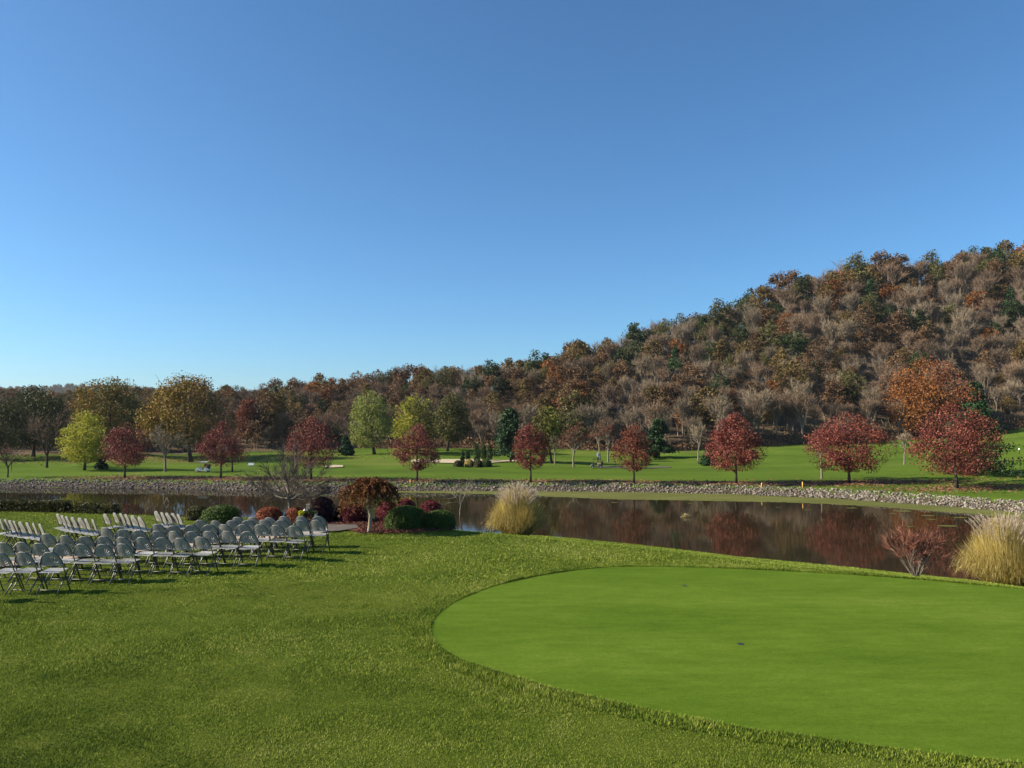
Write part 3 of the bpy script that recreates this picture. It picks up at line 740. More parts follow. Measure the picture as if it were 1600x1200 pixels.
# ------------------------------------------------------------------ bare and sparse trees
def B(name, label, px, by, ty, x0, x1, hf=.25, **kw):
    p, H, W = dims(px, by, ty, x0, x1)
    return bare(name, label, "tree", p, H, W, H * hf, **kw)
B("bare_tree", "small bare tree with a few red leaves at the left edge", 12, 746, 690, -14, 32, .28, bark='bark', twig='browntwig', seed=3, twigs=700, leafmat='redorange', nleaf=260)
B("bare_tree", "dark vase shaped bare tree in the shade of the dark oak", 73, 731, 640, 38, 104, .2, bark='bark', twig='browntwig', seed=4, twigs=2200)
B("bare_tree", "grey bare tree with sunlit trunk between two red maples", 258, 737, 654, 233, 292, .28, bark='greybark', seed=5, twigs=2400)
B("bare_tree", "slim dark trunked tree behind the second red maple", 363, 737, 676, 350, 378, .4, bark='bark', twig='browntwig', seed=6, twigs=600)
B("sparse_tree", "sparse reddish tree with pale slim trunk left of the dark cart", 896, 730, 659, 876, 922, .3, bark='saplingbark', twig='browntwig', seed=7, twigs=1500, leafmat='redorange', nleaf=900)
B("sparse_tree", "slim pale trunked tree just behind the dark cart", 937, 717, 655, 922, 950, .35, bark='saplingbark', twig='browntwig', seed=8, twigs=900, leafmat='brown', nleaf=350)
B("sparse_tree", "reddish sparse tree touching the orange red maple", 950, 722, 656, 938, 972, .35, bark='saplingbark', twig='browntwig', seed=9, twigs=1200, leafmat='redorange', nleaf=800)
B("sparse_tree", "thin yellowing sapling between the pine and the sparse reddish tree", 867, 726, 676, 856, 878, .35, bark='saplingbark', twig='greytwig', seed=10, twigs=700, leafmat='olive', nleaf=150)
B("bare_tree", "bare sapling with pale trunk left of the dark red maple", 1091, 719, 655, 1074, 1108, .3, bark='saplingbark', seed=11, twigs=1200)
B("sparse_tree", "dusky sapling with pale trunk half behind the broad maple", 1284, 748, 676, 1264, 1300, .38, bark='saplingbark', twig='browntwig', seed=12, twigs=1100, leafmat='redorange', nleaf=500)
B("bare_tree", "round headed bare sapling on the sunny fairway below the orange oak", 1413, 726, 670, 1396, 1430, .42, bark='saplingbark', seed=13, twigs=1300)
def fan_tree(label, px, by, ty, x0, x1, hf):
    p, H, W = dims(px, by, ty, x0, x1); h0 = H * hf; rg = np.random.default_rng(77)
    mb, P, D = MB(), [], []
    mb.tube([(0, 0, -.03), (.015, 0, h0 * .5), (-.01, .01, h0)], [.075, .055, .052], 9)
    for i in range(22):
        az = i * 2.4 + rg.uniform(-.3, .3); el = math.radians([14, 34, 58, 78, 24, 46, 68, 18, 40][i % 9] + rg.uniform(-6, 6))
        d = np.array((math.cos(az) * math.cos(el), math.sin(az) * math.cos(el), math.sin(el)))
        R_ = 1 / math.sqrt((math.cos(el) / (W * .5)) ** 2 + (math.sin(el) / (H - h0)) ** 2) * rg.uniform(.8, 1.04)
        b0 = np.array((0, 0, h0 * rg.uniform(.86, 1.02))); t_ = np.linspace(0, 1, 7)
        Q = b0 + d * R_ * t_[:, None] + np.outer(-.10 * R_ * np.sin(t_ * math.pi), (0, 0, 1)) * math.cos(el) + np.cumsum(rg.normal(0, .012 * R_, (7, 3)), 0) * t_[:, None]
        mb.tube(Q, np.linspace(.026, .004, 7), 6, cap=False)
        for k in range(11):
            f = rg.uniform(.18, .97); c = np.array([np.interp(f, t_, Q[:, a]) for a in range(3)])
            e = d + rg.normal(0, .42, 3) + (0, 0, .12); e /= np.linalg.norm(e); l_ = R_ * .42 * (1.15 - f) * rg.uniform(.7, 1.3) + .12
            S_ = np.array([c, c + e * l_ * .5 + rg.normal(0, .03, 3), c + e * l_ + (0, 0, .08 * l_)]); mb.tube(S_, [.008, .005, .0025], 4, cap=False)
            m_ = 12; g = rg.uniform(.1, 1, m_)[:, None]; P.append(S_[0] * (1 - g) + S_[2] * g); D.append(e + rg.normal(0, .38, (m_, 3)) + (0, 0, .15))
    root = thing("bare_tree", label, "tree", tuple(p)); mb.build("trunk", M['greybark'], root, True)
    P, D = np.concatenate(P), np.concatenate(D); D /= np.linalg.norm(D, axis=1)[:, None]
    V, T_ = ribbons(P, D, rg.uniform(.12, .36, len(P)), .0065); mesh_obj("crown", V, T_, M['darktwig'], root)
fan_tree("bare near tree with forked pale trunk and wide fan of twigs behind the chairs", 452, 814, 690, 384, 532, .30)
B("bare_tree", "thin leafless sapling with pale stem right of the green mounds", 719, 824, 734, 688, 752, .42, bark='palebark', twig='greytwig', seed=22, depth=3, twigs=500, tw=.004, tl=.16, spread=.55, r0=.035, up=.05)
B("young_tree", "tiny staked young tree near the left edge of the far bank", 18, 736, 716, 12, 24, .5, bark='bark', twig='browntwig', seed=23, depth=1, twigs=60)

# ------------------------------------------------------------------ hillside woods
PROTO = bpy.data.collections.new("woodland kinds"); COL.children.link(PROTO)
def proto_mesh(kind, seed):
    H = 11.0
    R0 = RNG
    if kind[0] == 'bare':
        Vw, Fw, Vt, Ft, tips = bare_mesh(seed, H, 5.2, H * .24, .17, 2, 1500, .026, 1.4, .36, .26, kids=(3, 5), nl=7)
        Fw = [list(f) for f in Fw]; off = len(Vw)
        V = np.concatenate([Vw, Vt]); Fs = Fw + [[a + off for a in f] for f in Ft.tolist()]
        return V, Fs, [M[kind[1]], M[kind[2]]], [0] * len(Fw) + [1] * len(Ft)
    if kind[0] == 'pine':
        mb = MB(); mb.tube([(0, 0, 0), (0, 0, H)], [.2, .03], 5)
        P = crown_points(1500, 5.2, H * .85, 'cone', 40, .16) + np.array((0, 0, H * .15))
        V2, F2 = leaf_quads(P, .30)
    else:
        mb = MB(); limbs(mb, H, H * .3, 7.5, .2, nl=9 if kind[0] == 'thin' else 5, n=5)
        P = crown_points(1300 if kind[0] == 'thin' else 3000, 6.4 if kind[0] == 'thin' else 7.8, H * .78, 'broad', 26, .20, loose=.5 if kind[0] == 'thin' else .12) + np.array((0, 0, H * .26))
        V2, F2 = leaf_quads(P, .26)
    V1 = np.concatenate(mb.v); off = len(V1)
    return np.concatenate([V1, V2]), [list(f) for f in mb.f] + [[a + off for a in f] for f in F2.tolist()], [M[kind[1]], M[kind[2]]], [0] * len(mb.f) + [1] * len(F2)
KINDS = [("bare_tree", "leafless grey tree", ('bare', 'hillbark', 'greytwig')), ("bare_tree", "leafless grey tree", ('bare', 'hillbark', 'greytwig')), ("bare_tree", "leafless brown tree", ('bare', 'hillbark', 'browntwig')),
         ("bare_tree", "leafless brown tree", ('bare', 'hillbark', 'browntwig')), ("oak_tree", "rusty brown oak", ('leaf', 'bark', 'brown')), ("oak_tree", "orange oak", ('leaf', 'bark', 'orange')),
         ("oak_tree", "olive green oak", ('leaf', 'bark', 'dullolive')), ("oak_tree", "dark green oak", ('leaf', 'bark', 'dark')), ("oak_tree", "golden brown oak", ('leaf', 'bark', 'goldbrown')), ("pine_tree", "dark pine", ('pine', 'bark', 'pine')), ("oak_tree", "thin brown leaved tree", ('thin', 'greybark', 'brown'))]
PM = []
for k, (nm, lab, kd) in enumerate(KINDS):
    V, Fs, ms, mi = proto_mesh(kd, 100 + k)
    me_o = mesh_obj(nm, V, Fs, ms, mi=mi)
    PM.append(me_o.data); bpy.data.objects.remove(me_o)
BH = 11.0
spots = []                                                   # x, y, height, kind, photo x, photo y of the crown
for px, cy_, hp, k in [(1307, 466, 34, 5), (1390, 471, 34, 5), (1375, 531, 30, 4), (1525, 479, 30, 5), (1487, 505, 34, 6), (1427, 514, 38, 7), (1244, 552, 40, 7), (1259, 436, 44, 7), (1390, 412, 40, 8), (1472, 400, 36, 6), (1585, 505, 40, 7), (1022, 562, 36, 8),
                      (1225, 527, 34, 4), (1244, 606, 50, 8), (1199, 510, 34, 4), (1337, 421, 30, 9), (1176, 466, 34, 7), (1590, 388, 40, 6), (1510, 390, 34, 7), (1055, 512, 30, 9), (985, 520, 30, 6), (884, 565, 36, 6), (935, 552, 32, 8), (975, 575, 40, 7), (1440, 390, 34, 8),
                      (1040, 640, 46, 4), (760, 590, 30, 4), (905, 612, 44, 4), (1110, 520, 30, 6), (1290, 470, 30, 8), (1560, 470, 30, 8), (700, 576, 26, 8), (735, 574, 30, 0), (1130, 560, 34, 8), (495, 610, 30, 4), (585, 612, 26, 4), (380, 615, 30, 9), (1350, 545, 34, 4), (1180, 545, 30, 4), (1085, 600, 34, 4), (850, 600, 30, 6), (820, 622, 34, 8), (790, 600, 30, 4), (1330, 620, 46, 6), (1165, 640, 50, 0)]:
    p = hit(px, cy_ + hp * .5); spots.append((p[0], p[1], hp * p[1] / F * 1.35, k, px, cy_))
nc = 18000
cy = np.sqrt(RNG.uniform(118 ** 2, 290 ** 2, nc)); cu = RNG.uniform(-1.15, .98, nc); cxx = cu * cy
px_, d1_, ds_, df_, fd_, fz_, rd_ = zone_edges(cxx, cy)
occ = {}
def free(x, y, r):
    gx, gy = int(x // 6), int(y // 6)
    for a in (-1, 0, 1):
        for b_ in (-1, 0, 1):
            for (xx, yy) in occ.get((gx + a, gy + b_), ()):
                if (xx - x) ** 2 + (yy - y) ** 2 < r * r: return False
    occ.setdefault((gx, gy), []).append((x, y)); return True
for s_ in spots: free(s_[0], s_[1], .1)
HS = np.array([(s_[4], s_[1]) for s_ in spots])
for i in range(nc):
    x, y = cxx[i], cy[i]
    if y < fd_[i] + 1.5 or y > rd_[i] + 14: continue
    t_ = (y - fd_[i]) / (rd_[i] - fd_[i])
    if np.any((np.abs(HS[:, 0] - px_[i]) < 17) & (HS[:, 1] - y > -2) & (HS[:, 1] - y < 9)): continue   # a clearing in front of each standout tree
    h0_ = float(np.clip(np.interp(px_[i], [330, 520, 900, 1150], [.019, .028, .034, .036]) * y, 2.6, 14)) * (1.3 if y < fd_[i] + 9 else 1.0)
    if not free(x, y, h0_ * RNG.uniform(.36, .62) * (1 if y > fd_[i] + 9 else .85)): continue
    g1 = float(vnoise(np.array(x), np.array(y), 45.0)); u = RNG.uniform() + .25 * g1
    low = y < fd_[i] + 9
    if px_[i] < 520:
        k = RNG.choice([0, 2, 4, 4, 8, 9, 3, 7, 10, 5])
    elif px_[i] < 900 and not low and RNG.uniform() < .5: k = RNG.choice([4, 10, 10, 5, 4, 3, 8])
    elif low: k = RNG.choice([0, 1, 2, 3, 0, 1, 3, 8, 6])
    elif u < .66: k = int(RNG.choice([0, 1, 2, 3, 1, 3]))
    elif u < .86: k = int(RNG.choice([4, 4, 8, 4, 8, 5, 10, 10]))
    else: k = int(RNG.choice([6, 7, 8, 6, 7, 9]))
    if t_ > .85 and k < 4 and RNG.uniform() < .45: k = int(RNG.choice([6, 7, 8, 4]))
    h = h0_ * RNG.choice([.7, .85, 1.0, 1.15, 1.3, 1.5]) * (.92 if k >= 4 else 1.0) * (1.25 if t_ > .88 else 1.0)
    q_ = (x, y, h, int(k), px_[i], None); spots.append(q_)
def seen(x, y, h):
    z = float(zt(x, y)); d = np.array((x, y, z + h * .7 - HC)); c = d / d[1]
    return -(c[2] * CP - SP) / (CP + c[2] * SP) * F + 600
inview = [s_ for s_ in spots if -30 < s_[4] < 1630]
rest = [s_ for s_ in spots if not (-30 < s_[4] < 1630)]
hand = inview[:0]
near_first = sorted(inview, key=lambda s_: (s_[5] is None, s_[1]))
single, mass = near_first[:290], near_first[290:] + rest
marks = [(a[0], o_) for a, o_ in zip(MAPLES, ORD)]
PROTO_OBJ = {}
for (x, y, h, k, px, cyp) in single:
    o = bpy.data.objects.new(KINDS[k][0], PM[k])
    z = float(zt(x, y)); sc = h / BH
    t_ = (y - float(FOOT(px, 1))) / float(RIDGE(px, 2) - FOOT(px, 1))
    o.location = (x, y, z - (.24 * h if t_ > .88 else .15)); o.rotation_euler = (0, 0, RNG.uniform(0, 6.28)); wd = 1.25 if 4 <= k <= 8 else 1.0; o.scale = (sc * wd * RNG.uniform(.85, 1.2), sc * wd * RNG.uniform(.85, 1.2), sc)
    if k not in PROTO_OBJ: PROTO.objects.link(o); PROTO_OBJ[k] = o
    else: COL.objects.link(o)
    i = int(np.argmin([abs(a - px) for a, _ in marks]))
    t_ = (y - float(FOOT(px, 1))) / float(RIDGE(px, 2) - FOOT(px, 1))
    band = "at the wood's edge" if y < float(FOOT(px, 1)) + 9 else "low on the slope" if t_ < .25 else "midway up hill" if t_ < .7 else "on the skyline"
    side = "behind" if abs(marks[i][0] - px) < 22 else ("left of" if px < marks[i][0] else "right of")
    tag(o, f"{KINDS[k][1]} {band}, {side} {marks[i][1]} red maple from the left", "tree", f"hillside trees, {KINDS[k][1]}, {band}, {side} maple {marks[i][1]}")
# the remaining woodland is one mass
far_n = 2600
fy = RNG.uniform(1080, 1520, far_n); fu = RNG.uniform(-.95, .12, far_n)
pts = [(x, y, float(zt(x, y)) - (.24 * h if (y - float(FOOT(px, 1))) / float(RIDGE(px, 2) - FOOT(px, 1)) > .88 else .2), h / BH, k) for (x, y, h, k, px, *_r) in mass if k in PROTO_OBJ]
pts += [(u * y, y, float(zt(u * y, y)), RNG.uniform(1.2, 2.0), int(RNG.choice([2, 3, 4, 7, 8]))) for u, y in zip(fu, fy)]
order = sorted(PROTO_OBJ, key=lambda k: PROTO_OBJ[k].name)
idx = {k: i for i, k in enumerate(order)}
me = bpy.data.meshes.new("hillside_woods")
me.from_pydata([p_[:3] for p_ in pts], [], [])
for nm, tp, vals in (("size", 'FLOAT', [p_[3] for p_ in pts]), ("turn", 'FLOAT', RNG.uniform(0, 6.28, len(pts)).tolist()), ("kind_index", 'INT', [idx[p_[4]] for p_ in pts])):
    a = me.attributes.new(nm, tp, 'POINT'); a.data.foreach_set("value", vals)
wo = bpy.data.objects.new("hillside_woods", me); COL.objects.link(wo)
tag(wo, "mixed bare and autumn woodland covering the rest of the hill", None, None, "stuff")
ng = bpy.data.node_groups.new("woods", 'GeometryNodeTree')
ng.interface.new_socket("Geometry", in_out='INPUT', socket_type='NodeSocketGeometry'); ng.interface.new_socket("Geometry", in_out='OUTPUT', socket_type='NodeSocketGeometry')
N, L = ng.nodes, ng.links
gi, go = N.new("NodeGroupInput"), N.new("NodeGroupOutput")
ip = N.new("GeometryNodeInstanceOnPoints"); ci_ = N.new("GeometryNodeCollectionInfo")
ci_.inputs[0].default_value = PROTO; ci_.inputs[1].default_value = True; ci_.inputs[2].default_value = True
def attr(nm, tp):
    a = N.new("GeometryNodeInputNamedAttribute"); a.data_type = tp; a.inputs[0].default_value = nm; return a.outputs[0]
cmb = N.new("ShaderNodeCombineXYZ"); L.new(attr("turn", 'FLOAT'), cmb.inputs[2])
L.new(gi.outputs[0], ip.inputs["Points"]); L.new(ci_.outputs[0], ip.inputs["Instance"])
ip.inputs["Pick Instance"].default_value = True
L.new(attr("kind_index", 'INT'), ip.inputs["Instance Index"]); L.new(cmb.outputs[0], ip.inputs["Rotation"]); L.new(attr("size", 'FLOAT'), ip.inputs["Scale"])
L.new(ip.outputs[0], go.inputs[0])
md = wo.modifiers.new("woods", 'NODES'); md.node_group = ng
# saplings and brush standing between the trees
nb = 42000
bu, by_ = RNG.uniform(-.75, .95, nb), np.sqrt(RNG.uniform(122 ** 2, 262 ** 2, nb)); bx = bu * by_
_e = zone_edges(bx, by_); ok = (by_ > _e[4] + 1) & (by_ < _e[6] + 2); bx, by_ = bx[ok], by_[ok]; nb = len(bx)
D = np.column_stack([RNG.normal(0, .22, nb), RNG.normal(0, .22, nb), np.ones(nb)])
V, T_ = ribbons(np.column_stack([bx, by_, zt(bx, by_) - .1]), D, RNG.uniform(1.2, 4.6, nb) * np.clip(by_ / 190, .6, 1.2), RNG.uniform(.025, .06, nb))
tag(mesh_obj("hillside_brush", V, T_, M['greytwig']), "grey saplings and brush between the hillside trees", None, None, "stuff")
# undergrowth along the wood's edge
nu = 14000
uy = RNG.uniform(0, 1, nu); up_ = RNG.uniform(560, 1640, nu)
yy = FOOT(up_, 1) + uy * 6 - 1.0; xx = (up_ - 800) / F * yy
hh = RNG.uniform(0, 1, nu) ** 1.6 * (1.0 + .8 * vnoise(xx, yy, 4.0)) * 1.1
V, T_ = leaf_quads(np.stack([xx, yy, zt(xx, yy) + hh], 1), .22)
tag(mesh_obj("undergrowth", V, T_, M['brown']), "brown undergrowth along the foot of the wood", None, None, "stuff")

# ------------------------------------------------------------------ planting by the near shore
def hedge(label, pts, h, w, n_):
    P = ground_px(pts)
    root = thing("hedge", label, "hedge", tuple(P.mean(0)), 0, "low hedges at the lawn edge")
    s = np.concatenate([[0], np.cumsum(np.linalg.norm(np.diff(P[:, :2], axis=0), axis=1))]); t_ = RNG.uniform(0, s[-1], n_)
    c = np.stack([np.interp(t_, s, P[:, i]) for i in range(2)], 1)
    face = RNG.integers(0, 3, n_); a, b_ = RNG.uniform(-1, 1, n_), RNG.uniform(0, 1, n_)
    yo = np.where(face == 0, -w / 2, np.where(face == 1, w / 2, a * w / 2)); zo = np.where(face == 2, h, b_ * h)
    P3 = np.column_stack([c[:, 0], c[:, 1] + yo, zt(c[:, 0], c[:, 1]) + zo]) + RNG.normal(0, .018, (n_, 3)) + np.array((0, 0, .02)) * np.sin(t_ * 3)[:, None] * (zo > .5 * h)[:, None]
    off = np.array(root.location)
    V, T_ = leaf_quads(P3 - off, .035, None); mesh_obj("foliage", V, T_, M['hedge'], root)
    mb = MB()
    for j in range(len(P) - 1):                              # woody inside, well within the leaves
        for f in np.linspace(0, 1, 16):
            q_ = P[j] * (1 - f) + P[j + 1] * f - off; mb.tube([q_ + (0, 0, -.02), q_ + RNG.normal(0, .04, 3) + (0, 0, h * .8)], [.02, .008], 5)
    mb.build("stems", M['bark'], root)
    k = RNG.uniform(0, 1, n_ // 2); c2 = c[:n_ // 2]
    P4 = np.column_stack([c2[:, 0], c2[:, 1] + RNG.uniform(-.4, .4, n_ // 2) * w, zt(c2[:, 0], c2[:, 1]) + k * h * .93]) - off
    V, T_ = leaf_quads(P4, .07, None); mesh_obj("inner_foliage", V, T_, M['hedge'], root)
hedge("long low boxwood hedge behind the chairs, running out at the left edge", [(-80, 798.5), (0, 798), (107, 800)], .36, .5, 12000)
hedge("low boxwood hedge ending beside the easel, slightly taller", [(109, 800.5), (180, 802), (256, 805)], .36, .5, 12000)
shrub("shrub", "smaller clipped green shrub, left of its taller twin", 309, 812, 790, 293, 326, 'hedge', n_=4000)
shrub("shrub", "broad clipped green shrub behind the front chairs", 346, 817, 790, 317, 377, 'box', n_=5500)
shrub("shrub", "russet round shrub left of the bare tree trunk", 420, 816, 793, 399, 441, 'russet', n_=3500)
shrub("shrub", "russet round shrub right of the bare tree trunk", 463, 815, 793, 444, 482, 'russet', n_=3500)
shrub("shrub", "tall maroon almost black shrub behind the flower table", 503, 816, 777, 482, 523, 'maroon', 'column', n_=5000)
shrub("shrub", "red shrub on the left under the weeping tree", 553, 816, 788, 533, 574, 'barberry', n_=3500)
shrub("shrub", "dark small shrub between maroon shrub and weeping tree", 530, 815, 792, 522, 539, 'maroon', n_=1200)
shrub("shrub", "red shrub on the right under the weeping tree", 606, 816, 784, 588, 626, 'barberry', n_=3500)
shrub("shrub", "low burgundy shrub half behind the larger green mound", 634, 815, 780, 616, 650, 'barberry', n_=2800)
shrub("shrub", "burgundy rounded shrub above the two green mounds", 673, 816, 782.5, 655, 694, 'barberry', n_=3200)
shrub("shrub", "larger dark green mounded shrub beside the weeping tree", 634, 826, 791, 600, 668, 'box', n_=8000)
shrub("shrub", "smaller dark green mounded shrub at the sapling's foot", 687, 826, 797.5, 661, 714, 'box', n_=6500)
# weeping tree
p, H, W = dims(577, 833, 742, 523, 622)
root = thing("weeping_tree", "small bronze weeping tree with umbrella crown and pale lit trunk", "tree", tuple(p))
mb = MB()
mb.tube([(0, 0, -.02), (.0, 0, .12), (.03, .01, .5), (-.02, 0, .9), (.02, 0, H * .72)], [.085, .06, .05, .05, .045], 9)
strands = []
for k in range(300):
    a = RNG.uniform(0, 6.283); R = W / 2 * RNG.uniform(.25, 1.0); ztop = H * (.98 - .16 * (R / (W / 2)) ** 2); drop = RNG.uniform(.12, .55) * H * (.45 + .55 * R / (W / 2))
    Q = np.array([(.02, 0, H * .70), (math.cos(a) * R * .45, math.sin(a) * R * .45, ztop), (math.cos(a) * R * .9, math.sin(a) * R * .9, ztop - .18 * drop), (math.cos(a) * R, math.sin(a) * R, ztop - drop)])
    t_ = np.linspace(0, 1, 12)[:, None]
    C = (1 - t_) ** 3 * Q[0] + 3 * t_ * (1 - t_) ** 2 * Q[1] + 3 * t_ ** 2 * (1 - t_) * Q[2] + t_ ** 3 * Q[3]
    if k % 4 == 0: mb.tube(C, np.linspace(.014, .003, 12), 4)
    t2 = RNG.uniform(.45, 1, 42)
    strands.append(np.stack([np.interp(t2, t_[:, 0], C[:, i]) for i in range(3)], 1) + RNG.normal(0, .022, (42, 3)))
mb.build("trunk", M['palebark'], root, True)
P = np.concatenate(strands); V, T_ = leaf_quads(P, .034, None, asp=1.2); mesh_obj("crown", V, T_, M['weep'], root)

# silver grass clumps
def silver_grass(label, px, by, ty, x0, x1, n_=6500, npl=190):
    p, H, W = dims(px, by, ty, x0, x1)
    root = thing("ornamental_grass", label, "ornamental grass", tuple(p), 0, "plumed silver grass clumps")
    a = RNG.uniform(0, 6.283, n_); out = np.clip(RNG.uniform(0, 1, n_) ** .8 + RNG.normal(0, .08, n_), 0, 1.15)
    L = H * (.95 - .40 * out ** 2) * RNG.uniform(.5, 1.1, n_)
    rb = W * .17 * np.sqrt(RNG.uniform(0, 1, n_))
    a2 = a + RNG.normal(0, .5, n_)
    base = np.stack([np.cos(a2) * rb, np.sin(a2) * rb, 0 * a - .03], 1)
    dr = np.stack([np.cos(a), np.sin(a), 0 * a], 1)
    ts = np.linspace(0, 1, 5)
    side = np.stack([-np.sin(a + RNG.normal(0, .8, n_)), np.cos(a), 0 * a], 1)
    drp = RNG.uniform(.2, 1.15, n_) * out
    rows = []
    for t_ in ts:
        hor = out * (W * .5 - rb * .6) * (1 - (1 - t_) ** 1.7); ver = L * (t_ * (1.25 + .35 * drp) - (.25 + 1.0 * drp) * t_ ** 2.4)
        c = base + dr * hor[:, None] + np.array((0, 0, 1)) * ver[:, None]
        w = .012 * (1.05 - t_) * p[1] / 40
        rows += [c - side * w, c + side * w]
    V = np.stack(rows, 1).reshape(-1, 3); k = np.arange(n_)[:, None] * 10
    Fq = np.concatenate([k + np.array([[2 * i, 2 * i + 1, 2 * i + 3, 2 * i + 2]]) for i in range(4)])
    mesh_obj("blades", V, Fq, M['reed'], root)
    mb = MB(); PP, DD = [], []
    for j in range(npl):
        a = RNG.uniform(0, 6.283); o_ = RNG.uniform(0, 1) ** .6; d = np.array((math.cos(a) * o_ * .42 * W / H, math.sin(a) * o_ * .42 * W / H, 1.0)); d /= np.linalg.norm(d)
        Ls = H * RNG.uniform(.66, .90) * (1 - .12 * o_); tip = d * Ls; bend = np.array((math.cos(a), math.sin(a), -.2)) * .06 * H
        mb.tube([(0, 0, 0), tip * .5, tip], [.005, .004, .003], 3, cap=False)
        f = RNG.uniform(0, 1, 34)[:, None]
        PP.append(tip + (d * .16 * H) * f + bend * f * f); DD.append(np.repeat((d + .3 * bend)[None], 34, 0) + RNG.normal(0, .2, (34, 3)))
    mb.build("stems", M['palebark'], root)
    PP, DD = np.concatenate(PP), np.concatenate(DD); DD /= np.linalg.norm(DD, axis=1)[:, None]
    V, T_ = ribbons(PP, DD, .05 * H * RNG.uniform(.6, 1.1, len(PP)), .008 * p[1] / 40); mesh_obj("plumes", V, T_, M['plume'], root)
silver_grass("golden plumed grass clump on the near shore at mid pond", 808, 837, 755, 764, 862)
silver_grass("larger golden plumed grass clump cut by the right edge", 1572, 914, 800, 1506, 1642, 9000, 230)

# vase shaped red twig shrub
p, H, W = dims(1431, 901.5, 822, 1392, 1478)
R_ = np.random.default_rng(5); mb = MB(); tips = []
for k in range(15):
    a = k * 2.4; lat = .15 + .6 * math.sqrt(k / 15)
    d = np.array((math.cos(a) * lat, math.sin(a) * lat, 1.0)); d /= np.linalg.norm(d)
    grow(mb, R_, np.array((math.cos(a) * .05, math.sin(a) * .05, -.02)), d, H * .5, .014, 2, tips, .28, .05, 3, (2, 4), .62)
root = thing("vase_shrub", "red twigged vase shaped shrub on the shore beside the right grass clump", "shrub", tuple(p))
mb.build("stems", M['greybark'], root, True)
A = np.array([t_[0] for t_ in tips]); Bv = np.array([t_[1] for t_ in tips]); n_ = 1700
k = R_.integers(0, len(A), n_); f = R_.uniform(0, 1, (n_, 1)); D = (Bv - A)[k]; D /= np.linalg.norm(D, axis=1)[:, None]; D = D + R_.normal(0, .35, (n_, 3)); D /= np.linalg.norm(D, axis=1)[:, None]
V, T_ = ribbons(A[k] * (1 - f) + Bv[k] * f, D, .26, .009); mesh_obj("crown", V, T_, M['redtwig'], root)

# ------------------------------------------------------------------ folding chairs
def chair_meshes():
    sh = lambda z: -.21 + (.80 - z) * .50                   # the frame leans: depth of an upright at height z
    out = []
    mb = MB(); na, nr_ = 33, 6
    ang = np.linspace(0, math.pi, na + 1); rad = np.array([.0, .22, .30, .72, .92, 1.0])
    V, Fs = [], []
    for a in ang:
        for r in rad:
            x, z = .215 * r * math.cos(a), .545 + .275 * r * math.sin(a)
            V.append((x, sh(.545) - (z - .545) * .34 + .035 * (1 - (x / .215) ** 2) * -1 + .02, z))
    for i in range(na):
        for j in range(len(rad) - 1):
            if j == 2 and i % 3 == 1: continue               # the open slots of the fan
            q0 = i * len(rad) + j; Fs.append((q0, q0 + 1, q0 + 1 + len(rad), q0 + len(rad)))
    bm = bmesh.new(); bv = [bm.verts.new(v) for v in V]
    for f in Fs:
        try: bm.faces.new([bv[i] for i in f])
        except ValueError: pass
    bmesh.ops.remove_doubles(bm, verts=bm.verts, dist=.0005)
    bmesh.ops.solidify(bm, geom=bm.faces[:], thickness=.016)
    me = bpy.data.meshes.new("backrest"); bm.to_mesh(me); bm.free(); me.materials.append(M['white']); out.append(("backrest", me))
    bm = bmesh.new()                                         # seat pan with rounded corners and a shallow dish
    nx, ny = 9, 9; g = {}
    for i in range(nx):
        for j in range(ny):
            u, v = i / (nx - 1) * 2 - 1, j / (ny - 1) * 2 - 1
            x = .20 * u * math.sqrt(1 - .10 * v * v); y = .205 * v * math.sqrt(1 - .10 * u * u) - .01
            g[i, j] = bm.verts.new((x, y, .44 - .012 * (1 - u * u) * (1 - v * v) + .012 * v))
    for i in range(nx - 1):
        for j in range(ny - 1): bm.faces.new((g[i, j], g[i + 1, j], g[i + 1, j + 1], g[i, j + 1]))
    bmesh.ops.solidify(bm, geom=bm.faces[:], thickness=.022)
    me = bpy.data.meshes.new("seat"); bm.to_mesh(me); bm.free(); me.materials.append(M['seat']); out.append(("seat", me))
    for s in (-1, 1):
        mb = MB(); mb.tube([(s * .219, sh(.60), .60), (s * .222, sh(.4), .40), (s * .222, sh(0), .0)], .0125, 6)
        out.append(("front_leg", mb))
        mb = MB(); mb.tube([(s * .195, .135, .425), (s * .198, -.24, .0)], .0125, 6); out.append(("rear_leg", mb))
    mb = MB(); mb.tube([(.219 * math.cos(a), sh(.545) - .282 * math.sin(a) * .34 + .01, .545 + .282 * math.sin(a)) for a in np.linspace(.18, math.pi - .18, 15)], .011, 6); out.append(("top_rail", mb))
    mb = MB(); mb.tube([(-.222, sh(.13), .13), (.222, sh(.13), .13)], .008, 5); out.append(("front_stretcher", mb))
    mb = MB(); mb.tube([(-.198, -.16, .09), (.198, -.16, .09)], .008, 5); out.append(("rear_stretcher", mb))
    mb = MB()
    for s in (-1, 1): mb.tube([(s * .209, sh(.36), .36), (s * .206, .03, .43)], .006, 4)
    out.append(("seat_brace", mb))
    res = []
    for nm, x in out:
        if isinstance(x, MB):
            o = x.build(nm, M['frame'], smooth=True); x = o.data; bpy.data.objects.remove(o)
        res.append((nm, x))
    return res
CH = chair_meshes()
def chair(px, py, rz, label, group):
    p = hit(px, py, LAWN + .82)
    d = np.array((-math.sin(rz), math.cos(rz)))
    x, y = p[0] + d[0] * .21, p[1] + d[1] * .21
    root = thing("folding_chair", label, "chair", (x, y, float(zt(x, y))), rz + RNG.normal(0, .06), group)
    for nm, me in CH:
        o = bpy.data.objects.new(nm, me); COL.objects.link(o); o.parent = root
